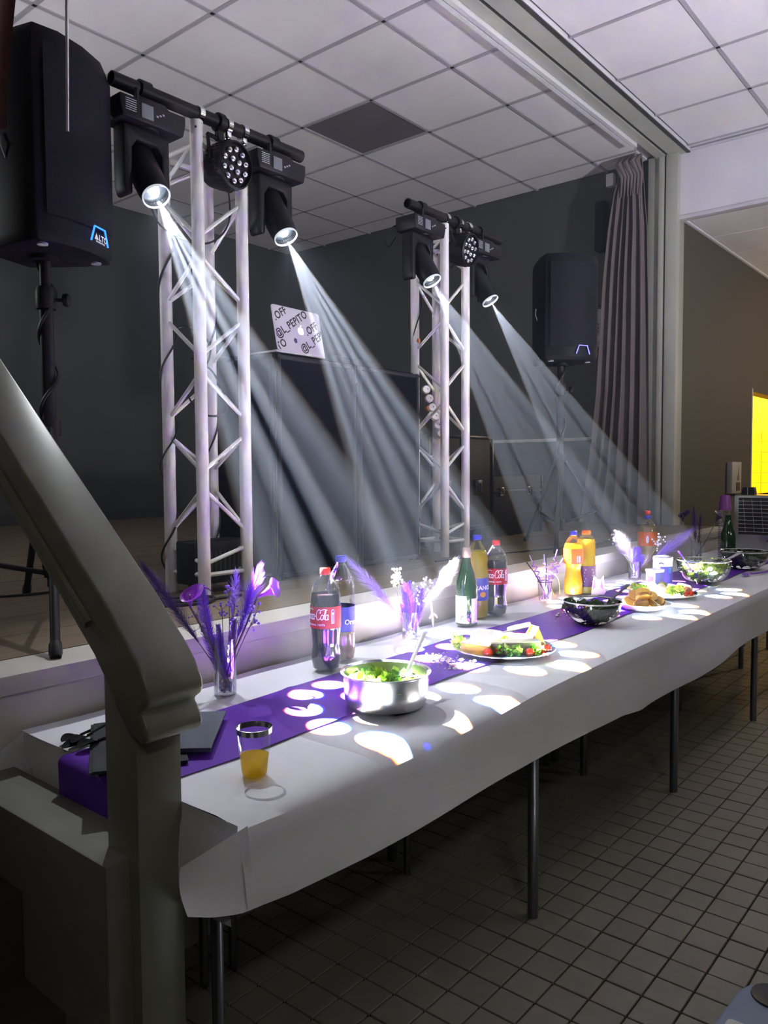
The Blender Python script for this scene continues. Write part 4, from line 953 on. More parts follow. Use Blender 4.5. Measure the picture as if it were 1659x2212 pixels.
q = MB(); add_text(q, 'Oran', lambda a, b_: W_(a, 0.118+b_), 0.022, bold=0.0006, align='CENTER'); q.build('lettering', M_lwhite, lb, smooth=False)
t, lb = soda(4.44, 1.725, 'bottle of pale drink with orange label behind the third vase', [(0.035, 0), (.050, .008), (.053, .03), (.053, .22), (.050, .25), (.038, .278), (.022, .298), (.0155, .306), (.0155, .318)], M_pjuice, 0.262, M_bcap, M_lor, lz=(0.155, 0.235, 0.0538), caph=0.308)
MB().ring([(0.014, 0.337), (0.0155, 0.339), (0.0155, 0.353), (0.014, 0.355)], (4.44, 1.725, T0), (0, 0, 1), 18).cyl((4.44, 1.725, T0+0.325), (4.44, 1.725, T0+0.34), 0.006).build('spout_cap', M_red, t)
W_ = wrap(4.44, 1.725, T0, 0.0546, cam_ang(4.44, 1.725))
q = MB(); q.add([W_(0.008*math.cos(a), 0.192+0.022*math.sin(a)) for a in [2*PI*i/16 for i in range(16)]], [tuple(range(16))]); q.build('print_panel', M_lwhite, lb, smooth=False)
def wine(x, y, z, label, s=1.0, grp='dark glass bottles'):
    t = thing('sparkling_bottle', (x, y, z), label, 'bottle', grp)
    P_ = [(r*s, h*s) for r, h in [(0.034, 0), (.040, .004), (.0405, .02), (.0405, .135), (.037, .165), (.027, .20), (.0175, .235), (.0145, .26), (.0150, .268), (.0145, .27)]]
    lathe(P_, x, y, z, G_green, 'bottle', t)
    return t
gx, gy = 2.515, 1.684
t = wine(gx, gy, T0, 'green sparkling wine bottle with pale cork foil beside the second vase', 1.04)
MB().ring([(.0165, .262), (.017, .275), (.0165, .292), (.0135, .300), (.004, .302)], (gx, gy, T0), (0, 0, 1), 20).build('cork_foil', mat('foil_pink', (0.62, 0.45, 0.38), 0.25, metal=0.6), t)
a0 = cam_ang(gx, gy)
lb = label_strip(gx, gy, T0+0.012, 0.0426, 0.105, mat('label_cream', (0.80, 0.80, 0.78), 0.5), t, a0=a0-0.75, span=1.5, seg=16)
W_ = wrap(gx, gy, T0, 0.0430, a0-0.75)
q = MB()
for p_ in ((-.02, .03, .004, .05), (-.012, .055, .02, .07), (.006, .02, .024, .045)): q.add([W_(p_[0], p_[1]), W_(p_[2], p_[1]+.01), W_(p_[2]-.006, p_[3]), W_(p_[0]+.004, p_[3]-.008)], [(0, 1, 2, 3)])
q.build('print', M_ink, lb, smooth=False)['kind'] = 'stuff'
lb = label_strip(gx, gy, T0+0.012, 0.0426, 0.095, mat('label_lilac', (0.55, 0.42, 0.72), 0.5), t, a0=a0+0.85, span=0.8, seg=10)
W_ = wrap(gx, gy, T0, 0.0430, a0+0.85); q = MB()
for i in range(9): q.add([W_(-.012, .018+i*.008), W_(.012, .018+i*.008), W_(.012, .0215+i*.008), W_(-.012, .0215+i*.008)], [(0, 1, 2, 3)])
q.build('small_print', M_lwhite, lb, smooth=False)['kind'] = 'stuff'
t = wine(5.15, 1.488, T0, 'dark sparkling wine bottle with a thin silver band far along the table', 1.12)
MB().ring([(.0458, .085), (.0458, .089)], (5.15, 1.488, T0), (0, 0, 1), 20, cap=(False, False)).build('silver_band', M_lwhite, t)
# glass cup of beer-coloured drink in front
cx, cy_ = 1.011, 1.182
t = thing('drinking_cup', (cx, cy_, T0-0.003), 'clear plastic cup with silver rim holding a little golden drink', 'cup')
zc = TZ+0.002
lathe([(0.0245, 0), (0.0255, 0.002), (0.0350, 0.096)], cx, cy_, zc, glass('cup_plastic', (0.97, 0.98, 0.98), 0.10, 0.03), 'cup', t, seg=40, cap=(True, False))
lathe([(0.0352, 0.0855), (0.0360, 0.097), (0.0352, 0.0972), (0.0344, 0.0858)], cx, cy_, zc, mat('silver_rim', (0.55, 0.56, 0.58), 0.18, metal=1.0), 'silver_rim', t, seg=48, cap=(False, False))
M_beer = translucent('golden_drink', (0.95, 0.68, 0.0), 0.6, 0.08, clear=0.4)
lathe([(0.0235, 0.003), (0.0245, 0.006), (0.0282, 0.040)], cx, cy_, zc, M_beer, 'drink', t, seg=36)
MB().ring([(0.0282, 0.0395), (0.0290, 0.0405), (0.0284, 0.0415)], (cx, cy_, zc), (0, 0, 1), 36, cap=(False, False)).build('meniscus', G_glass, t)
# napkins and black cutlery
M_nap = mat('napkin_slate', (0.085, 0.10, 0.125), 0.9, var=0.08, scale=260, bump=0.5); M_nap2 = mat('napkin_black', (0.025, 0.027, 0.034), 0.9, var=0.1, scale=260, bump=0.4)
def napkin(A, B, W2_, z, th, m, label, lift=0.0):
    A, B = Vector((*A, 0)), Vector((*B, 0)); d = (A-B); n = Vector((-d.y, d.x, 0)).normalized()*W2_
    t = thing('napkin', (A.x, A.y, z), label, 'napkin', 'folded dark napkins')
    for k, (z0, sh) in enumerate(((0, 0.0), (th*0.36, 0.004), (th*0.70, -0.002))):
        def fn(u, v): 
            p = B+d*(0.01+0.98*u)+n*(0.01+0.98*v)+n.normalized()*sh
            return (p.x, p.y, z+z0+th*0.3+lift*(1-v)*math.sin(u*PI)*0.6+0.0008*math.sin(u*9+v*7))
        top = MB().grid(fn, 10, 8); nvt = len(top.v); low = [(a, b, c-th*0.3) for a, b, c in top.v]
        top.v += low; top.f += [tuple(i+nvt for i in reversed(f)) for f in top.f]
        ed = [j for j in range(11)] + [10+11*i for i in range(1, 9)] + [88+9-i for i in range(0, 10)][0:0]
        loop = list(range(0, 11)) + [10+11*i for i in range(1, 9)] + [88+9-i for i in range(0, 10)] + [11*i for i in range(7, 0, -1)]
        for i in range(len(loop)): a, b = loop[i], loop[(i+1) % len(loop)]; top.f.append((a, b, b+nvt, a+nvt))
        top.build('folded_layer', m, t)
napkin((1.120, 1.60), (0.955, 1.32), 0.19, TZ+0.0075, 0.006, M_nap2, 'black napkin lying under the grey one beside the newel post')
napkin((1.197, 1.499), (1.010, 1.318), 0.20, TZ+0.0155, 0.009, M_nap, 'slate grey folded napkin on the purple runner beside the newel post', lift=0.004)
for k, (bx_, by_, ang_, zz) in enumerate(((0.905, 1.655, 3.45, .003), (0.905, 1.625, 3.60, .008), (0.885, 1.60, 3.25, .004), (0.90, 1.57, 3.35, .010))):
    t = thing('black_spoon', (bx_, by_, TZ+zz+.004), ['black plastic spoon behind the newel post, farthest back', 'black plastic spoon behind the newel post, second from the back', 'black plastic spoon behind the newel post, second from the front', 'black plastic spoon behind the newel post, nearest the front'][k], 'spoon', 'black plastic spoons')
    ca, sa = math.cos(ang_), math.sin(ang_)
    def fs_(u, v):
        w_ = 0.017*math.sin(PI*min(1, max(0.02, u)))**0.6; lx = 0.058*u; ly = (v-0.5)*2*w_
        return (bx_+ca*lx-sa*ly, by_+sa*lx+ca*ly, TZ+zz+0.004+0.010*((v-0.5)*2)**2*math.sin(PI*u)+0.004*u)
    b_ = MB().grid(fs_, 12, 6).build('bowl', mat('spoon_black', (0.004, 0.004, 0.006), 0.7, spec=0.08), t)
    MB().tube([(bx_, by_, TZ+zz+.006), (bx_-ca*0.10, by_-sa*0.10, TZ+zz+.007)], [0.003, 0.004], 6).build('handle', MATS['spoon_black'], t)
# straw glass
sx, sy = 3.191, 1.711
t = thing('straw_glass', (sx, sy, T0), 'small glass full of curly purple drinking straws', 'glass')
lathe([(0.026, 0), (0.028, 0.003), (0.0335, 0.092)], sx, sy, T0, G_glass, 'glass', t, cap=(True, False))
lathe([(0.0337, 0.086), (0.0342, 0.092)], sx, sy, T0, mat('rim_dark', (0.08, 0.05, 0.10), 0.3), 'rim', t, cap=(False, False))
M_str = translucent('straw_violet', (0.42, 0.20, 0.78), 0.3, 0.2); M_strd = mat('straw_dark', (0.03, 0.03, 0.04), 0.3); M_strc = mat('straw_clear', (0.55, 0.52, 0.60), 0.15)
RV = Vector((0.64, -0.768, 0)); FV = Vector((0.768, 0.64, 0))
def at_px(base, dx, dy, s, depth=0.0): return Vector(base)+RV*(dx/s)+Vector((0, 0, dy/s))+FV*depth
S475 = 475.0; B0_ = (sx, sy, T0)
def curly(p0, p1, p2, r, turns, m, topm, k):
    pts = [Vector(p0)]; n = int(turns*12)
    d = (Vector(p2)-Vector(p1)); ax, ay, az = frame_from(d)
    for i in range(n+1):
        q = i/n; a = 2*PI*turns*q+k; pts.append(Vector(p1)+d*q+(ax*math.cos(a)+ay*math.sin(a))*r*min(1, q*6, (1-q)*6+0.2))
    st = MB().tube(pts, 0.0026, 6).build('curly_straw', m, t)
    e = Vector(p2)+d.normalized()*0.035; MB().tube([Vector(p2), e], 0.0032, 6).build('straw_tip', topm, t)
    return st
o = at_px(B0_, 0, 5, S475)
curly(at_px(B0_, 5, 3, S475), at_px(B0_, -12, 48, S475), at_px(B0_, -27, 84, S475), 0.011, 3.2, M_str, M_strc, 0)
curly(at_px(B0_, -6, 3, S475), at_px(B0_, 8, 45, S475), at_px(B0_, 22, 95, S475), 0.012, 3.6, M_str, M_str, 1)
curly(at_px(B0_, 2, 3, S475, .01), at_px(B0_, 2, 50, S475, .01), at_px(B0_, 0, 84, S475, .01), 0.010, 2.4, M_str, M_strc, 2)
curly(at_px(B0_, 8, 3, S475, -.008), at_px(B0_, 12, 46, S475, -.008), at_px(B0_, 30, 78, S475, -.008), 0.009, 2.2, M_str, M_str, 3)
MB().tube([at_px(B0_, 8, 4, S475), at_px(B0_, -22, 60, S475), at_px(B0_, -40, 84, S475)], 0.0028, 6).build('straight_straw', M_strd, t)
MB().tube([at_px(B0_, 0, 4, S475), at_px(B0_, 4, 70, S475, .01), at_px(B0_, 2, 100, S475, .01)], 0.0028, 6).build('straight_straw', M_strd, t)
# bent metal picks left of the green bottle
for k, P_ in enumerate(([(2.40, 1.76, T0+.002), (2.385, 1.755, T0+.07), (2.370, 1.752, T0+.125)], [(2.44, 1.77, T0+.03), (2.40, 1.76, T0+.055), (2.36, 1.745, T0+.043)])):
    tag(MB().tube(bez(P_, 12), 0.0042, 6).build('bent_straw', M_strc, None, world=False), ['upright clear bent straw leaning left of the green bottle', 'short clear bent straw lying across the upright one'][k], 'straw', 'clear straws')
tag(MB().tube(bez([(3.33, 1.73, T0+.004), (3.318, 1.745, T0+.04), (3.322, 1.745, T0+.085), (3.318, 1.75, T0+.112), (3.345, 1.73, T0+.09), (3.352, 1.72, T0+.05), (3.345, 1.715, T0+.01)], 30), 0.0022, 6).build('wire_loop', mat('brass_wire', (0.42, 0.34, 0.16), 0.3, metal=0.9), None, world=False), 'thin brass wire loop left of the blue-capped orange bottle', 'wire')
# folded card cut like a cat head
kx, ky = 3.478, 1.588
t = thing('place_card', (kx, ky, T0), 'small violet printed card with pointed ears standing beside the orange bottles', 'card')
sh = [(-.030, 0), (.030, 0), (.040, .018), (.033, .04), (.029, .092), (.012, .075), (-.004, .078), (-.018, .098), (-.026, .04)]
MB().prism(sh, (kx, ky, T0), RV, (0, 0, 1), FV*0.004).build('card', mat('card_white', (0.72, 0.68, 0.74), 0.6), t, smooth=False)
pm = mat('card_violet', (0.48, 0.30, 0.50), 0.6)
for s_, x0 in ((1, -.016), (-1, .018)):
    MB().add([Vector((kx, ky, T0))+RV*(x0+a*s_)+Vector((0, 0, b))-FV*0.001 for a, b in ((-.009, .028), (.006, .04), (.001, .080))], [(0, 1, 2)]).build('print', pm, t, smooth=False)
# canisters
cx, cy_ = 4.075, 1.500
t = thing('canister', (cx, cy_, T0), 'tall white round canister with blue label behind the box', 'canister')
lathe([(0.047, 0), (0.049, 0.003), (0.049, 0.118), (0.0505, 0.119), (0.0505, 0.134), (0.048, 0.137)], cx, cy_, T0, mat('tin_white', (0.78, 0.78, 0.78), 0.35), 'body', t, seg=32)
a0 = cam_ang(cx, cy_)
lb = label_strip(cx, cy_, T0+0.004, 0.0495, 0.085, mat('label_navy', (0.05, 0.07, 0.22), 0.4), t, a0=a0+0.55, span=1.7, seg=16)
W_ = wrap(cx, cy_, T0, 0.0500, a0+0.55); q = MB(); q.add([W_(.004, .055), W_(.020, .055), W_(.020, .085), W_(.004, .085)], [(0, 1, 2, 3)]); q.build('print', mat('print_sky', (0.05, 0.25, 0.75), 0.4), lb, smooth=False)
W_ = wrap(cx, cy_, T0, 0.0497, a0-0.15); q = MB(); q.add([W_(.013*math.cos(a), .100+.011*math.sin(a)) for a in [PI*i/10 for i in range(11)]], [tuple(range(11))]); q.build('print', M_ink, t, smooth=False)
t = thing('spice_box', (3.90, 1.475, T0), 'short white and navy square box in front of the canister', 'box')
Mx = Matrix.Rotation(math.radians(-22), 3, 'Z')
MB().box((3.90, 1.475, T0+0.040), (0.062, 0.062, 0.080), Mx).build('body', mat('tin_white', (0.78, 0.78, 0.78), 0.35), t, bevel=0.002)
MB().box((3.90, 1.475, T0+0.086), (0.066, 0.066, 0.012), Mx).build('lid', mat('lid_white', (0.85, 0.85, 0.86), 0.3), t, bevel=0.003)
n_ = Mx @ Vector((0, -1, 0)); c_ = Vector((3.90, 1.475, T0+0.04))+n_*0.0315; e_ = Mx @ Vector((1, 0, 0))
MB().add([c_-e_*0.030+Vector((0, 0, -.038)), c_+e_*0.030+Vector((0, 0, -.038)), c_+e_*0.030+Vector((0, 0, .036)), c_-e_*0.030+Vector((0, 0, .036))], [(0, 1, 2, 3)]).build('navy_label', mat('label_navy', (0.05, 0.07, 0.22), 0.4), t, smooth=False)
n2 = Mx @ Vector((-1, 0, 0)); c2_ = Vector((3.90, 1.475, T0+0.036))+n2*0.0315; e2 = Mx @ Vector((0, -1, 0))
MB().add([c2_-e2*0.02+Vector((0, 0, -.02)), c2_+e2*0.02+Vector((0, 0, -.02)), c2_+e2*0.02+Vector((0, 0, .02)), c2_-e2*0.02+Vector((0, 0, .02))], [(0, 1, 2, 3)]).build('lilac_label', mat('label_lilac2', (0.42, 0.36, 0.62), 0.5), t, smooth=False)
# stack of cups, warming oven, small box far along
t = thing('cup_stack', (5.30, 1.553, T0), 'tall stack of clear plastic cups topped by purple ones', 'cups')
G_c2 = glass('stack_plastic', (0.80, 0.80, 0.82), 0.2, 0.1)
for i in range(22): lathe([(0.038, 0), (0.0395, 0.003), (0.0362, 0.012)], 5.30, 1.553, T0+i*0.0148, G_c2, 'cup', t, seg=18, cap=(False, False))
M_pc = mat('cup_purple', (0.22, 0.05, 0.26), 0.45)
for i in range(4): lathe([(0.040, 0), (0.0385, 0.006), (0.029, 0.085)], 5.30, 1.553, T0+0.325+i*0.004, M_pc, 'purple_cup', t, seg=22, cap=(False, True))
t = thing('warming_oven', (6.1, 1.45, T0), 'steel framed oven with a dark slatted front at the far end of the table', 'oven')
M_ss = mat('brushed_steel', (0.45, 0.45, 0.47), 0.30, metal=0.9, var=0.15, scale=20, stretch=(1, 1, 30))
b_ = MB().bb((5.915, 1.15, T0+0.02), (6.30, 1.67, T0+0.40)).build('body', M_ss, t, bevel=0.004)
MB().bb((5.908, 1.20, T0+0.125), (5.916, 1.638, T0+0.385)).build('dark_panel', M_dark, b_, smooth=False)
for i in range(9): MB().tube([(5.902, 1.20, T0+0.145+i*0.027), (5.902, 1.638, T0+0.145+i*0.027)], 0.0028, 6).build('slat', M_print, b_)
for i in range(7): MB().tube([(5.904, 1.24+i*0.058, T0+0.14), (5.904, 1.26+i*0.058, T0+0.375)], 0.0016, 5).build('wire', M_print, b_)
for a, b in ((5.94, 1.18), (5.94, 1.64), (6.27, 1.18), (6.27, 1.64)): MB().cyl((a, b, T0), (a, b, T0+0.022), 0.012, seg=8).build('foot', M_blk, t)
MB().ball((5.905, 1.42, T0+0.075), 0.03, 12, 8, (0.3, 1, 1)).build('knob', M_chrome, b_)
MB().ball((5.905, 1.30, T0+0.075), 0.03, 12, 8, (0.3, 1, 1)).build('knob', M_chrome, b_)
t = thing('small_black_box', (6.0, 1.60, T0+0.40), 'small black box standing on the steel oven', 'box')
MB().box((6.0, 1.595, T0+0.43), (0.07, 0.09, 0.055), taper=(0.85, 0.85)).build('body', M_blk2, t, bevel=0.003)
MB().bb((5.963, 1.594, T0+0.405), (5.966, 1.598, T0+0.455)).build('seam', M_print, t)
# ------------------------------------------------------------------ flowers
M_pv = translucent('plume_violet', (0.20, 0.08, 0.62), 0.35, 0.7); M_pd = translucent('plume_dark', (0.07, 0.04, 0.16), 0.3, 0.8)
M_pl = translucent('plume_lilac', (0.42, 0.30, 0.78), 0.4, 0.7); M_pw = translucent('plume_white_lit', (0.72, 0.66, 0.85), 0.4, 0.7)  # white tone has the beam light put into it
M_fp = translucent('feather_purple', (0.16, 0.03, 0.60), 0.35, 0.6)
M_stem = mat('dry_stem', (0.16, 0.13, 0.12), 0.6); M_stemg = mat('pale_stem', (0.35, 0.36, 0.22), 0.6)
M_bud = translucent('bud_lilac', (0.42, 0.28, 0.80), 0.3, 0.5); M_budw = translucent('bud_white', (0.85, 0.82, 0.86), 0.3, 0.5)
M_calla = translucent('calla_purple', (0.32, 0.06, 0.55), 0.3, 0.35); M_callad = translucent('calla_shaded', (0.06, 0.04, 0.12), 0.3, 0.35)  # second tone has the far vase's shade put in
def plume(p0, p1, wid, L0, m, parent, nh=420, stem=M_stem, start=0.25, name='pampas_plume', droop=0.02, seed=1):
    r_ = random.Random(seed); wid *= 1.35; nh = int(nh*1.35); p0, p1 = Vector(p0), Vector(p1); d = p1-p0; Ln = d.length; u = d.normalized(); X, Y, Z = frame_from(u)
    dr = Vector((0, 0, -1)); pt = lambda t: p0+d*t+dr*droop*t*t
    s = MB().tube([pt(i/8) for i in range(9)], [0.0016*(1-0.6*i/8) for i in range(9)], 5).build('stem', stem, parent)
    b = MB()
    for i in range(nh):
        t = start+(1-start)*r_.random()**0.85; a = r_.uniform(0, 2*PI); e = X*math.cos(a)+Y*math.sin(a)
        tt = (t-start)/(1-start); w_ = wid*(math.sin(PI*min(1, tt*0.85+0.12)))**0.7
        l = L0*r_.uniform(0.7, 1.25); q0 = pt(t); q1 = q0+u*l*0.50+e*w_*0.75*r_.uniform(0.3, 1.2); q2 = q1+u*l*0.50+e*w_*0.55*r_.uniform(0.2, 1.2)+dr*0.004
        sd = u.cross(e)*0.00042
        b.add([q0-sd, q0+sd, q1+sd, q1-sd, q2], [(0, 1, 2, 3), (3, 2, 4)])
    b.build(name, m, parent, smooth=False); return s
def feather(p0, p1, wid, m, parent, seed=1, bend=0.0):
    r_ = random.Random(seed); p0, p1 = Vector(p0), Vector(p1); d = p1-p0; u = d.normalized(); side = RV*1.0; side = (side-u*side.dot(u)).normalized()
    pt = lambda t: p0+d*t+side*bend*math.sin(PI*t)
    MB().tube([pt(i/8) for i in range(9)], 0.0012, 5).build('quill', M_stem, parent)
    b = MB()
    for i in range(230):
        t = 0.12+0.88*i/229
        for s in (-1, 1):
            w_ = wid*math.sin(PI*min(1, 0.15+t*0.72))**0.8*r_.uniform(0.75, 1.05); q0 = pt(t); q1 = q0+side*s*w_*0.6+u*w_*0.5+FV*r_.uniform(-.004, .004); q2 = q0+side*s*w_+u*w_*1.1+FV*r_.uniform(-.008, .008)
            e = u*0.00065; b.add([q0-e, q0+e, q1+e, q1-e, q2], [(0, 1, 2, 3), (3, 2, 4)])
    b.build('feather', m, parent, smooth=False)
def gyps(p0, tips, m, parent, seed=1, stem=M_stem, nb=9, r=0.0042, spread=0.020):
    r_ = random.Random(seed); st = MB(); p0 = Vector(p0)
    for tp in tips:
        tp = Vector(tp); md = p0.lerp(tp, 0.55)+RV*r_.uniform(-.008, .008)
        st.tube(bez([p0, md, tp], 8), 0.0011, 5)
        for k in range(nb):
            q = tp+RV*r_.uniform(-spread, spread)+Vector((0, 0, r_.uniform(-spread, spread)))+FV*r_.uniform(-spread, spread)
            st.tube([tp.lerp(md, 0.12*r_.random()), q], 0.0006, 4)
            o = MB().ball(q, r*r_.uniform(0.75, 1.2), 8, 5).build('bud', m, parent)
    st.build('sprig', stem, parent)
def calla(p0, p1, m, parent, s=1.0, mouth=(0, -0.3, 1), stem=M_stem, tail=True):
    p0, p1 = Vector(p0), Vector(p1); MB().tube(bez([p0, p0.lerp(p1, 0.5)+RV*0.004, p1], 10), 0.0028, 7).build('stem', stem, parent)
    u = Vector(mouth).normalized(); X, Y, Z = frame_from(u)
    def fn(a_, v):
        a = 2*PI*a_; r = (0.003+0.020*v**1.8)*s; lip = 1+0.35*max(0, math.cos(a))*v*v; h = 0.055*s*v*(1+0.25*math.cos(a)*v)
        curl = -0.010*s*max(0, v-0.75)*4*(0.4+0.6*abs(math.sin(a)))
        return p1+Z*(h+curl)+(X*math.cos(a)+Y*math.sin(a))*r*lip
    b = MB().grid(fn, 24, 10); b.build('spathe', m, parent)
    if tail: MB().tube(bez([fn(0, 1), fn(0, 1)+X*0.012*s-Vector((0, 0, .006)), fn(0, 1)+X*0.022*s-Vector((0, 0, .018))], 8), [0.003*(1-i/9) for i in range(9)], 5).build('petal_tip', m, parent)
    MB().tube([p1+Z*0.008, p1+Z*0.042*s], 0.0024, 6).build('spadix', M_stemg, parent)
def vase(x, y, r, h, label, beads=None, bead_n=0):
    t = thing('flower_vase', (x, y, T0), label, 'vase', 'glass vases of dried flowers')
    lathe([(r*0.96, 0), (r, 0.003), (r, h), (r-0.0015, h), (r-0.0015, 0.006), (0.001, 0.006)], x, y, T0, G_glass, 'glass', t, seg=36, cap=(True, False))
    if bead_n:
        r_ = random.Random(5)
        for k in range(bead_n):
            a = r_.uniform(0, 2*PI); q = (r-0.007)*math.sqrt(r_.random()); MB().ball((x+q*math.cos(a), y+q*math.sin(a), T0+0.0105+0.0055*(k % 3)), 0.0048, 10, 7).build('bead', beads, t)
    return t
M_bead = mat('bead_violet', (0.17, 0.08, 0.52), 0.12, spec=0.8, coat=0.5)
# vase 1 (tall, near the railing)
vx, vy, s = 1.336, 1.677, 800.0; B_ = (vx, vy, T0); P1 = lambda dx, dy, dp=0.0: at_px(B_, dx, dy, s, dp)
t = vase(vx, vy, 0.0305, 0.150, 'tall glass vase with violet beads, plumes and calla lilies nearest the railing', M_bead, 42)
plume(P1(10, 12), P1(-152, 272, -.03), 0.020, 0.055, M_pd, t, 520, seed=1, start=0.38, droop=0.012)
plume(P1(-6, 12), P1(72, 270, .01), 0.020, 0.045, M_pv, t, 620, seed=2, start=0.42)
plume(P1(2, 12, .01), P1(18, 262, .05), 0.018, 0.035, M_pl, t, 260, seed=3, start=0.62)
feather(P1(0, 20), P1(-44, 232, -.015), 0.024, M_pv, t, 4, bend=-0.012)
feather(P1(3, 14, -.008), P1(-12, 150, -.01), 0.014, M_pv, t, 14)
feather(P1(2, 14, .006), P1(22, 160, .0), 0.013, M_pv, t, 15)
calla(P1(14, 10), P1(-68, 190, -.02), M_calla, t, 1.15, (-0.35, -0.45, 0.75))
calla(P1(-18, 10), P1(72, 208, .0), M_calla, t, 1.15, (0.78, -0.45, 0.42))
gyps(P1(0, 10), [P1(10, 215, .01), P1(24, 195, .0), P1(-6, 182, .01), P1(30, 160, -.01)], M_bud, t, 6)
gyps(P1(-4, 10), [P1(72, 180, .0), P1(58, 150, .01)], M_bud, t, 7, nb=8)
gyps(P1(6, 10), [P1(-58, 175, -.01), P1(-48, 150, -.02)], M_bud, t, 8, nb=7, r=0.0032)
# vase 2
vx, vy, s = 2.197, 1.711, 604.0; B_ = (vx, vy, T0); P1 = lambda dx, dy, dp=0.0: at_px(B_, dx, dy, s, dp)
t = vase(vx, vy, 0.031, 0.094, 'short glass vase with a purple feather and plume coloured white as lit behind the salad pot', M_bead, 18)
plume(P1(12, 10), P1(-122, 160, -.02), 0.022, 0.055, M_pl, t, 620, seed=21, start=0.30, droop=0.0)
plume(P1(-8, 10), P1(90, 165, .0), 0.020, 0.050, M_pw, t, 560, seed=22, start=0.42)
feather(P1(0, 8), P1(-8, 118), 0.030, M_fp, t, 23); feather(P1(4, 6, -.006), P1(22, 105), 0.026, M_fp, t, 24); feather(P1(-4, 6, .006), P1(-14, 70), 0.024, M_fp, t, 25)
gyps(P1(0, 8), [P1(-30, 140, .01), P1(-26, 122, .0), P1(-34, 128, .01)], M_budw, t, 26, M_stemg, nb=9, spread=0.016)
gyps(P1(0, 8), [P1(18, 108, -.01), P1(32, 122, .0), P1(44, 112, .0), P1(22, 84, -.01)], M_budw, t, 27, nb=8)
# vase 3
vx, vy, s = 4.143, 1.678, 396.0; B_ = (vx, vy, T0); P1 = lambda dx, dy, dp=0.0: at_px(B_, dx, dy, s, dp)
t = vase(vx, vy, 0.034, 0.094, 'short glass vase with plumes coloured bright as lit in front of the pale drink bottle')
plume(P1(6, 6), P1(-36, 86, -.02), 0.038, 0.060, M_pw, t, 700, seed=31, start=0.45, droop=0)
plume(P1(2, 6), P1(-14, 60, -.02), 0.030, 0.045, M_pw, t, 300, seed=36, start=0.5, droop=0)
plume(P1(-6, 8), P1(112, 92, .03), 0.034, 0.085, M_pl, t, 760, seed=32, start=0.34, droop=0)
feather(P1(0, 6), P1(4, 66), 0.032, M_fp, t, 33); feather(P1(0, 5, .006), P1(14, 50), 0.028, M_fp, t, 34)
gyps(P1(2, 6), [P1(-38, 96, .0), P1(-48, 90, .0), P1(-42, 78, .0)], M_budw, t, 35, M_stemg, nb=8, r=0.0055, spread=0.022)
gyps(P1(-2, 6), [P1(46, 82, .0), P1(56, 88, .0), P1(48, 68, .0)], M_budw, t, 37, M_stemg, nb=8, r=0.0055, spread=0.022)
# vase 4: shade of the far end put into its dark plume and petal colours
vx, vy, s = 4.90, 1.60, 352.0; B_ = (vx, vy, T0); P1 = lambda dx, dy, dp=0.0: at_px(B_, dx, dy, s, dp)
t = vase(vx, vy, 0.032, 0.15, 'tall glass vase of flowers coloured dark for shadow left of the cup stack')
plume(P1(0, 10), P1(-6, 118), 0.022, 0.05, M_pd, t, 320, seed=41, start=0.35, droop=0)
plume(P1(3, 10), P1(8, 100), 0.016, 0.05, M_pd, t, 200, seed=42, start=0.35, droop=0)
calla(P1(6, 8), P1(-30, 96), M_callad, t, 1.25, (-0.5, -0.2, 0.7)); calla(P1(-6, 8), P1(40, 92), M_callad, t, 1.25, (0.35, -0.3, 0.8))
# ------------------------------------------------------------------ food
M_steel = mat('pot_steel', (0.60, 0.60, 0.61), 0.26, metal=1.0, var=0.06, scale=6, stretch=(1, 1, 25))
M_lett = translucent('lettuce_green', (0.20, 0.42, 0.03), 0.35, 0.5); M_lett2 = translucent('lettuce_light', (0.55, 0.72, 0.12), 0.35, 0.5)
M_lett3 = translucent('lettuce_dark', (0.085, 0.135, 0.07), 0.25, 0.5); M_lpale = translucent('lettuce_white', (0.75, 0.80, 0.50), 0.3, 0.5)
def leaf(b, c, n, s, r_, wav=0.3):
    n = Vector(n).normalized(); X, Y, Z = frame_from(n); ph = r_.uniform(0, 6); a0 = r_.uniform(0, 6); base = len(b.v); k = 10
    vs = [Vector(c)]; 
    for ring_ in (0.55, 1.0):
        for i in range(k):
            a = 2*PI*i/k; rr_ = s*ring_*(1+0.22*math.sin(3*a+ph)+0.10*math.sin(5*a)); asp = 0.62+0.38*abs(math.cos(a-a0))
            vs.append(Vector(c)+(X*math.cos(a)+Y*math.sin(a))*rr_*asp+Z*s*(wav*ring_*math.sin(4*a+ph)+0.35*ring_*ring_))
    fs = [(0, 1+i, 1+(i+1) % k) for i in range(k)]+[(1+i, 1+k+i, 1+k+(i+1) % k, 1+(i+1) % k) for i in range(k)]
    b.add(vs, fs)
def salad(cx, cy_, z0, z1, R0, R1, parent, mats, n, s, seed, dome=0.0):
    r_ = random.Random(seed)
    for m, fr in mats:
        b = MB()
        for i in range(int(n*fr)):
            a = r_.uniform(0, 2*PI); q = math.sqrt(r_.random()); h = r_.random()**0.6; R = (R0+(R1-R0)*h)*q
            z = z0+(z1-z0)*h+dome*(1-q*q)*h
            leaf(b, (cx+R*math.cos(a), cy_+R*math.sin(a), z), (r_.uniform(-.9, .9), r_.uniform(-.9, .9), r_.uniform(0.2, 1)), s*r_.uniform(0.6, 1.25), r_)
        b.build('leaves', m, parent)['kind'] = 'stuff'
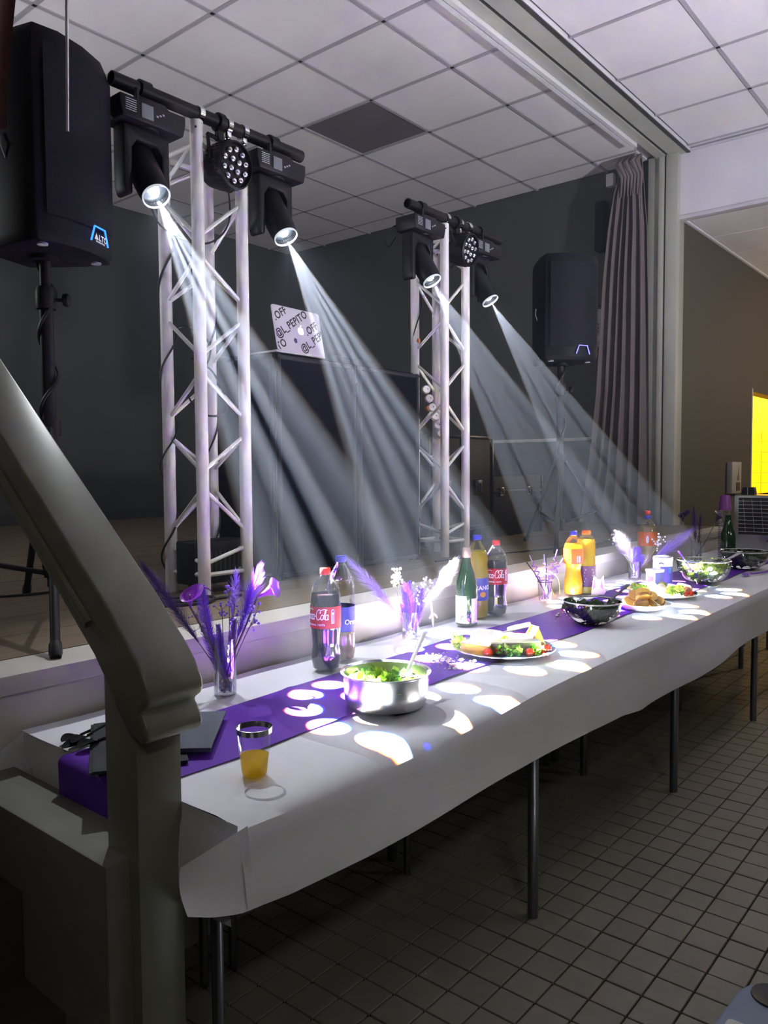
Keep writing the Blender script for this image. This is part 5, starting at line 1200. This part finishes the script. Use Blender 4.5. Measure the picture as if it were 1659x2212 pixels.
# steel pot
px_, py_ = 1.528, 1.271
pt_ = thing('steel_pot', (px_, py_, T0), 'shallow steel pot full of green salad nearest the camera', 'pot')
lathe([(0.085, 0), (0.098, 0.004), (0.1055, 0.018), (0.1075, 0.04), (0.1085, 0.082), (0.1125, 0.086), (0.1165, 0.0865), (0.1165, 0.0885), (0.111, 0.089), (0.1065, 0.084), (0.1055, 0.03), (0.09, 0.008), (0.001, 0.006)], px_, py_, T0, M_steel, 'pot', pt_, seg=64, cap=(True, False))
salad(px_, py_, T0+0.02, T0+0.066, 0.07, 0.094, pt_, ((M_lett, 0.42), (M_lett2, 0.38), (M_lpale, 0.20)), 300, 0.017, 51, dome=0.008)
def server(p0, p1, m, label, cat='spoon', w=0.008, hole=False, bowl=None):
    p0, p1 = Vector(p0), Vector(p1); t = thing('serving_spoon', p0, label, cat, 'serving cutlery'); d = (p1-p0).normalized(); side = d.cross(Vector((0, 0, 1))).normalized()
    def fn(u, v): p = p0.lerp(p1, u)+side*((v-0.5)*2*w*(0.55+0.45*u)); return p+Vector((0, 0, 0.002*math.sin(PI*v)))
    b = MB().grid(fn, 10, 4); n = len(b.v); b.v += [(a, c, e-0.003) for a, c, e in b.v]; b.f += [tuple(i+n for i in reversed(f)) for f in b.f]
    o = b.build('handle', m, t)
    def fb(u, v):
        q = p0-d*0.055*u; ww = 0.018*math.sin(PI*(0.12+0.8*u))**0.7; return q+side*((v-0.5)*2*ww)+Vector((0, 0, -0.004*u+0.006*((v-0.5)*2)**2))
    MB().grid(fb, 10, 6).build('bowl', m, t)
    if hole: MB().tube([p1+side*w*0.9*math.cos(a)-d*0.010*(1-math.sin(a)) for a in [2*PI*i/12 for i in range(13)]], 0.0022, 6).build('hanging_eye', m, t)
    return t
M_clr = mat('clear_spoon', (0.62, 0.62, 0.64), 0.12, spec=0.8); M_vsp = mat('violet_spoon', (0.25, 0.10, 0.62), 0.3); M_wsp = mat('white_spoon', (0.60, 0.60, 0.62), 0.3)
server((1.585, 1.245, T0+0.082), (1.735, 1.300, T0+0.155), M_clr, 'clear plastic spoon leaning out of the steel pot')
server((1.540, 1.215, T0+0.077), (1.560, 1.190, T0+0.083), M_blk2, 'black spoon sunk in the salad of the steel pot')
# glass bowls
def bowl(x, y, R, H, label, mats, n, s, seed, tint='clear_glass'):
    t = thing('salad_bowl', (x, y, T0), label, 'bowl', 'glass salad bowls')
    prof = [(R*0.38, 0)]+[(R*(0.38+0.60*math.sin(PI/2*(i/8))**0.9), H*(i/8)**1.35*0.80) for i in range(1, 9)]+[(R*0.985, H*0.83), (R, H*0.84), (R, H)]
    lathe(prof, x, y, T0, glass('bowl_glass', (0.86, 0.88, 0.88), 0.34, 0.03), 'bowl', t, seg=56, cap=(True, False))
    MB().ring([(R, H-0.003), (R+0.0025, H), (R, H+0.003), (R-0.0025, H)], (x, y, T0), (0, 0, 1), 56, cap=(False, False)).build('rim', mat('glass_rim', (0.50, 0.52, 0.54), 0.12, spec=0.9), t)
    salad(x, y, T0+0.012, T0+H*0.78, R*0.36, R*0.86, t, mats, n, s, seed)
    return t
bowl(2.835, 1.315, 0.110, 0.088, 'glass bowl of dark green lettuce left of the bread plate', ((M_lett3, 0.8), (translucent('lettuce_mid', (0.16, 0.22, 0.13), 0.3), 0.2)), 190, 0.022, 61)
server((2.87, 1.28, T0+0.072), (3.035, 1.255, T0+0.135), mat('grey_spoon', (0.10, 0.10, 0.115), 0.35), 'dark grey spoon with hanging eye resting in the dark lettuce bowl', hole=True)
bowl(4.195, 1.330, 0.134, 0.120, 'glass bowl of bright chopped salad far along the table', ((M_lett2, 0.5), (M_lett, 0.25), (M_lpale, 0.25)), 330, 0.019, 62)
server((4.10, 1.36, T0+0.075), (4.035, 1.405, T0+0.175), M_vsp, 'violet plastic spoon standing in the bright salad bowl', hole=True)
server((4.25, 1.28, T0+0.095), (4.40, 1.21, T0+0.148), M_wsp, 'pale grey spoon leaning out of the bright salad bowl', w=0.013)
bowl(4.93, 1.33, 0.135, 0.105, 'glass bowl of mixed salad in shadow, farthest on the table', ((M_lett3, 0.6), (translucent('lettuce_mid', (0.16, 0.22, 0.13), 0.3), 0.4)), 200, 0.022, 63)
tsp = thing('purple_spoon', (4.80, 1.20, T0), 'purple plastic spoon lying on the cloth beside the shadowed bowl', 'spoon', 'serving cutlery')
MB().tube(bez([(4.62, 1.225, T0+.012), (4.72, 1.20, T0+.006), (4.85, 1.175, T0+.006), (5.0, 1.16, T0+.006)], 16), [0.006]*17, 6).build('handle', M_vsp, tsp)
MB().ball((4.60, 1.23, T0+.010), 0.03, 14, 8, (1.2, 0.7, 0.25)).build('bowl', M_vsp, tsp)
# cheese platter
cx, cy_ = 2.215, 1.338
pp = thing('platter', (cx, cy_, T0), 'round silver platter under the cheese and tomatoes', 'platter', 'plates of food')
lathe([(0.10, 0), (0.13, 0.006), (0.158, 0.016), (0.168, 0.017), (0.168, 0.0195), (0.156, 0.0195), (0.128, 0.010), (0.001, 0.008)], cx, cy_, T0, mat('platter_silver', (0.70, 0.70, 0.70), 0.25, metal=0.8), 'plate', pp, seg=64, cap=(True, False))
ZP = T0+0.010
M_chy = mat('cheese_yellow', (0.80, 0.50, 0.03), 0.5, var=0.06, scale=50, bump=0.1); M_rind = mat('cheese_rind_grey', (0.36, 0.32, 0.33), 0.75, var=0.25, scale=90, bump=0.4); M_brie = mat('cheese_white', (0.82, 0.80, 0.70), 0.6, var=0.04); M_chb = mat('cheese_crust_brown', (0.52, 0.36, 0.16), 0.7, var=0.3, scale=60, bump=0.4)
def wedge(c, L, W2, H, ang, mside, mtop, label, tip=0.25, zz=0.0):
    t = thing('cheese', (c[0], c[1], ZP+zz), label, 'cheese', 'cheeses on the silver platter'); ca, sa = math.cos(ang), math.sin(ang)
    poly = [(-L/2, -W2/2), (L/2, -W2/2*tip), (L/2, W2/2*tip), (-L/2, W2/2)]
    MB().prism(poly, (c[0], c[1], ZP+zz), (ca, sa, 0), (-sa, ca, 0), (0, 0, H)).build('paste', mside, t, bevel=0.003)
    MB().prism([(a*1.0, b*1.0) for a, b in [(-L/2-0.001, -W2/2-0.001), (L/2-0.003, -W2/2*tip), (L/2-0.003, W2/2*tip), (-L/2-0.001, W2/2+0.001)]], (c[0], c[1], ZP+zz+H-0.0025), (ca, sa, 0), (-sa, ca, 0), (0, 0, 0.004)).build('rind', mtop, t, bevel=0.001, seg=1)
    return t
V2 = lambda a, b: (cx+RV.x*a+FV.x*b, cy_+RV.y*a+FV.y*b)   # a: to the right in view, b: away from the camera
wd = wedge(V2(-0.055, -0.015), 0.175, 0.10, 0.036, math.radians(5), M_chy, M_brie, 'large yellow cheese wedge with pale rind in the middle of the platter', tip=0.35)
wedge(V2(-0.055, -0.075), 0.090, 0.034, 0.040, math.radians(-70), M_rind, M_brie, 'grey-rinded cheese wedge at the front left of the platter', tip=0.6)
wedge(V2(0.045, -0.072), 0.120, 0.05, 0.042, math.radians(-45), M_rind, M_brie, 'long grey-rinded cheese block at the front right of the platter', tip=0.85)
tri = thing('cheese', (*V2(0.105, 0.0), ZP), 'upright yellow cheese triangle on the right of the platter', 'cheese', 'cheeses on the silver platter')
b0 = Vector((*V2(0.105, 0.0), ZP)); MB().prism([(-0.045, 0), (0.05, 0), (0.008, 0.078)], b0-FV*0.02, RV*0.8+FV*0.3, (0, 0, 1), FV*0.035-RV*0.02).build('paste', M_chy, tri, bevel=0.003)
MB().prism([(-0.045, 0), (-0.037, 0), (0.012, 0.076), (0.008, 0.078)], b0-FV*0.022, RV*0.8+FV*0.3, (0, 0, 1), FV*0.038-RV*0.02).build('rind', M_brie, tri, bevel=0.001, seg=1)
bri = thing('cheese', (*V2(-0.04, 0.07), ZP), 'round white soft cheese at the back of the platter', 'cheese', 'cheeses on the silver platter')
lathe([(0.052, 0), (0.056, 0.006), (0.056, 0.036), (0.050, 0.042), (0.001, 0.043)], *V2(-0.045, 0.065), ZP, M_brie, 'wheel', bri, seg=36, cap=(True, False))
wedge(V2(0.035, 0.065), 0.08, 0.05, 0.034, math.radians(60), M_chb, M_brie, 'brown-crusted cheese piece behind on the platter', tip=0.5)
wedge(V2(0.075, 0.035), 0.05, 0.035, 0.030, math.radians(20), M_chb, M_brie, 'small brown-crusted cheese piece beside the yellow triangle', tip=0.4)
M_tom = mat('tomato_red', (0.75, 0.03, 0.01), 0.18, spec=0.7, coat=0.4)
M_tst = mat('tomato_stem', (0.08, 0.16, 0.03), 0.6)
for k, (a, b, lb) in enumerate(((-0.132, -0.045, 'cherry tomato at the far left of the silver platter'), (-0.066, -0.120, 'cherry tomato at the front left of the silver platter'), (-0.028, -0.085, 'cherry tomato between the two grey-rinded cheeses'), (0.064, -0.122, 'cherry tomato at the front right of the silver platter'), (0.128, -0.070, 'cherry tomato at the far right of the silver platter'), (0.112, -0.092, 'halved cherry tomato lying beside the far right one'))):
    p = V2(a, b); t = thing('cherry_tomato', (*p, ZP), lb, 'tomato', 'cherry tomatoes on the silver platter')
    if k < 5: MB().ball((*p, ZP+0.0155), 0.0155, 18, 12, (1, 1, 0.95)).build('fruit', M_tom, t)
    else: MB().ring([(0.001, 0), (0.009, 0.001), (0.013, 0.006), (0.0135, 0.010), (0.001, 0.0105)], (*p, ZP+0.002), (0.2, -0.5, 0.6), 16).build('half', M_tom, t)
    MB().ring([(0.003, 0), (0.001, 0.003)], (*(Vector(p)), ZP+0.030 if k < 5 else ZP+0.012), (0, 0, 1), 5).build('calyx', M_tst, t)
gar = thing('salad_garnish', (cx, cy_, ZP), 'lettuce and parsley garnish around the rim of the silver platter', 'garnish')
r_ = random.Random(77); b1_, b2_ = MB(), MB()
for (a, b, n_) in ((-0.145, 0.0, 14), (-0.15, 0.03, 8), (-0.10, -0.07, 10), (-0.01, -0.115, 14), (0.015, -0.125, 18), (0.09, -0.11, 12), (0.06, 0.06, 12), (0.02, 0.04, 8), (-0.12, -0.02, 8)):
    for i in range(n_):
        p = V2(a+r_.uniform(-.018, .018), b+r_.uniform(-.018, .018)); leaf(b1_ if i % 3 else b2_, (*p, ZP+0.008+r_.random()*0.022), (r_.uniform(-1, 1), r_.uniform(-1, 1), 0.6), 0.013*r_.uniform(0.6, 1.3), r_)
b1_.build('leaves', M_lett, gar)['kind'] = 'stuff'; b2_.build('leaves', M_lett2, gar)['kind'] = 'stuff'
kn = thing('cheese_knife', (*V2(0.01, 0.09), ZP+0.045), 'pale handled cheese knife resting on the round soft cheese', 'knife')
pa = Vector((*V2(0.0, 0.065), ZP+0.046)); pb = Vector((*V2(0.105, 0.10), ZP+0.062))
MB().tube([pa.lerp(pb, 0.25), pa.lerp(pb, 0.5), pb], [0.006, 0.008, 0.0085], 8).build('handle', mat('knife_handle', (0.55, 0.55, 0.55), 0.3), kn)
MB().tube([pa+Vector((0, 0, -.0075)), pa.lerp(pb, 0.25)+Vector((0, 0, -.0075)), pb+Vector((0, 0, -.0075))], [0.002, 0.0035, 0.003], 6).build('blade', M_blk2, kn)
# bread plate and charcuterie plate
bx, by = 3.266, 1.285
bp = thing('bread_plate', (bx, by, T0), 'white plate piled with bread slices right of the dark lettuce bowl', 'plate', 'plates of food')
lathe([(0.075, 0), (0.085, 0.004), (0.108, 0.024), (0.118, 0.0265), (0.118, 0.029), (0.106, 0.028), (0.080, 0.009), (0.001, 0.007)], bx, by, T0, mat('plate_white', (0.75, 0.75, 0.76), 0.3), 'plate', bp, seg=56, cap=(True, False))
M_crumb = mat('bread_crumb', (0.90, 0.56, 0.13), 0.8, var=0.1, scale=120, bump=0.4); M_crust = mat('bread_crust', (0.45, 0.21, 0.05), 0.6, var=0.25, scale=40)
for k in range(11):
    a = [0.2, 1.3, 2.4, 3.4, 4.4, 5.4, 0.8, 2.0, 3.6, 5.0, 1.5][k]; q = 0.06 if k < 6 else 0.030; zz = 0.018+(0.024 if k >= 6 else 0)+(0.012 if k == 10 else 0); q = 0.0 if k == 10 else q
    p = Vector((bx+q*math.cos(a), by+q*math.sin(a), T0+zz+0.012)); n_ = Vector((math.cos(a*1.7)*0.75, math.sin(a*2.3)*0.75, 0.75))
    t = thing('bread_slice', p, ['bread slice at the %s of the bread plate' % w for w in ('right side', 'far right', 'far left', 'left side', 'front left', 'front right')][k] if k < 6 else ['upper bread slice on the pile, turned right', 'upper bread slice on the pile, turned away', 'upper bread slice on the pile, turned left', 'upper bread slice on the pile, facing the front', 'topmost bread slice on the pile'][k-6], 'bread', 'bread slices on the white plate')
    MB().ring([(0.025, -0.009), (0.026, 0), (0.025, 0.009)], p, n_, 16, sx=1.25).build('crumb', M_crumb, t)
    MB().ring([(0.0256, -0.0075), (0.0280, 0), (0.0256, 0.0075)], p, n_, 16, cap=(False, False), sx=1.25).build('crust', M_crust, t)
ex, ey = 3.660, 1.345
ep = thing('charcuterie_plate', (ex, ey, T0), 'round plate of rolled meats and lettuce behind the bread plate', 'plate', 'plates of food')
lathe([(0.10, 0), (0.125, 0.005), (0.148, 0.014), (0.158, 0.015), (0.158, 0.0175), (0.146, 0.0165), (0.12, 0.008), (0.001, 0.006)], ex, ey, T0, mat('plate_white', (0.75, 0.75, 0.76), 0.3), 'plate', ep, seg=56, cap=(True, False))
E2 = lambda a, b: (ex+RV.x*a+FV.x*b, ey+RV.y*a+FV.y*b); ZE = T0+0.010
M_ham = mat('ham_pink', (0.70, 0.38, 0.30), 0.45, var=0.12, scale=30); M_pate = mat('pate_brown', (0.32, 0.22, 0.16), 0.6, var=0.3, scale=60, bump=0.3)
for k, (a, b, ang_, m) in enumerate(((-0.09, 0.02, 0.3, M_brie), (-0.03, 0.05, 0.6, M_brie), (0.03, 0.055, 0.9, M_pate), (-0.01, -0.01, 0.4, M_brie), (0.10, 0.0, 1.2, M_pate), (0.085, -0.035, 1.0, M_ham))):
    p = E2(a, b); t = thing('meat_roll', (*p, ZE), ['pale roll at the left of the meat plate', 'pale roll at the back left of the meat plate', 'brown roll at the back of the meat plate', 'pale roll in the middle of the meat plate', 'dark brown roll at the right of the meat plate', 'pink ham roll at the front right of the meat plate'][k], 'cold cuts', 'rolls on the meat plate')
    ca, sa = math.cos(ang_), math.sin(ang_); L_ = 0.035
    MB().ring([(0.004, 0.001), (0.017, 0), (0.020, 0.01), (0.021, 0.05), (0.019, 0.068), (0.004, 0.070)], (p[0]-ca*L_, p[1]-sa*L_, ZE+0.020), (ca, sa, 0.10), 16).build('roll', m, t)
for k, (a, b) in enumerate(((0.075, -0.09), (0.105, -0.075))):
    p = E2(a, b); t = thing('tomato_wedge', (*p, ZE), ['tomato wedge at the front of the meat plate', 'tomato wedge at the right rim of the meat plate'][k], 'tomato', 'tomato wedges on the meat plate')
    MB().ball((*p, ZE+0.012), 0.016, 14, 10, (1.2, 0.7, 0.8)).build('flesh', M_tom, t)
g2 = thing('salad_garnish', (ex, ey, ZE), 'lettuce garnish between the rolls on the meat plate', 'garnish')
b1_, b2_ = MB(), MB()
for (a, b, n_) in ((-0.13, 0.0, 16), (0.03, -0.05, 26), (0.05, -0.08, 18), (-0.10, -0.05, 8), (0.0, 0.02, 8)):
    for i in range(n_):
        p = E2(a+r_.uniform(-.02, .02), b+r_.uniform(-.02, .02)); leaf(b1_ if i % 2 else b2_, (*p, ZE+0.010+r_.random()*0.028), (r_.uniform(-1, 1), r_.uniform(-1, 1), 0.6), 0.015*r_.uniform(0.6, 1.3), r_)
b1_.build('leaves', M_lett, g2)['kind'] = 'stuff'; b2_.build('leaves', M_lett2, g2)['kind'] = 'stuff'
ol = thing('olives', (*E2(0.125, -0.055), ZE), 'few black olives at the right rim of the meat plate', 'olives')
for k in range(4): MB().ball((*E2(0.118+0.012*(k % 2), -0.05-0.012*(k//2)), ZE+0.012), 0.008, 10, 7).build('olive', M_cola, ol)
# crumbs and a twig on the runner
cr = MB()
for i in range(150):
    p = (1.96+rnd.gauss(0, .05), 1.385+rnd.gauss(0, .05)) if i < 95 else (2.95+rnd.gauss(0, .09), 1.47+rnd.gauss(0, .03))
    if not (1.30 < p[1] < 1.56): continue
    s_ = rnd.uniform(.0015, .0045) if i % 9 else rnd.uniform(.006, .010); cr.ball((*p, TZ+.0075+s_*0.5), s_, 6, 4, (1, .8, .6))
tag(cr.build('bread_crumbs', mat('crumb_pale', (0.62, 0.55, 0.48), 0.9), None, world=False), 'bread crumbs scattered on the purple runner', 'crumbs', kind='stuff')
tw = thing('bead_sprig', (1.99, 1.455, TZ+.008), 'small sprig of pearl beads lying on the runner left of the platter', 'sprig')
st = MB()
for k in range(9):
    a = 0.5+k*0.42; L_ = 0.018+0.012*(k % 3); q = Vector((1.99+math.cos(a)*L_*1.3, 1.455+math.sin(a)*L_, TZ+.013)); st.tube([(1.99, 1.455, TZ+.010), q], 0.0012, 5)
    MB().ball(q, 0.0038, 8, 6).build('pearl', M_budw, tw)
st.build('wire', M_stem, tw)
# blue grey plastic thing with a round dark recess at the lower right
bl = thing('plastic_bin', (1.30, 0.22, 0), 'blue-grey plastic bin with a dark oval opening at the lower right corner', 'bin')
M_bin = mat('bin_blue_grey', (0.125, 0.15, 0.21), 0.4, var=0.05)
LQ = [(1.10, 0.06), (1.52, 0.02), (1.485, 0.31), (1.472, 0.345), (1.452, 0.370), (1.425, 0.380), (1.30, 0.388), (1.10, 0.392)]
cq = Vector((1.30, 0.22, 0))
MB().prism([(cq.x+(a-cq.x)*0.93, cq.y+(b-cq.y)*0.93) for a, b in LQ], (0, 0, 0), (1, 0, 0), (0, 1, 0), (0, 0, 0.415)).build('body', mat('bin_navy', (0.03, 0.045, 0.07), 0.5), bl, bevel=0.012, seg=2)
ld = MB().prism(LQ, (0, 0, 0.41), (1, 0, 0), (0, 1, 0), (0, 0, 0.04)).build('lid', M_bin, bl, bevel=0.008, seg=3)
MB().prism(rr_poly(0.035, 0.20, 0.008), (1.295, 0.17, 0.4505), (1, 0, 0), (0, 1, 0), (0, 0, 0.004)).build('pale_strip', mat('strip_pale', (0.35, 0.36, 0.34), 0.5), ld, bevel=0.001, seg=1)
MB().ring([(0.034, 0), (0.033, 0.003), (0.026, 0.001), (0.001, -0.001)], (1.435, 0.328, 0.4505), (0, 0, 1), 32, cap=(True, False)).build('opening', M_cable, ld)
# ------------------------------------------------------------------ stage haze caught by the beams
hz = MB().bb((0.9, 1.0, 0.1), (6.3, 4.6, 3.80)).build('haze', None, None, smooth=False, world=False)
mh = bpy.data.materials.new('haze'); mh.use_nodes = True; N, L = nodes_of(mh); N.remove(N['Principled BSDF'])
vs = N.new('ShaderNodeVolumeScatter'); vs.inputs['Density'].default_value = 0.0152; vs.inputs['Anisotropy'].default_value = 0.0
vs.inputs['Color'].default_value = (0.68, 0.77, 1.0, 1)
L.new(vs.outputs[0], N['Material Output'].inputs['Volume']); hz.data.materials.append(mh)
tag(hz, 'thin bluish stage haze lit up inside the light beams', 'haze', kind='stuff')
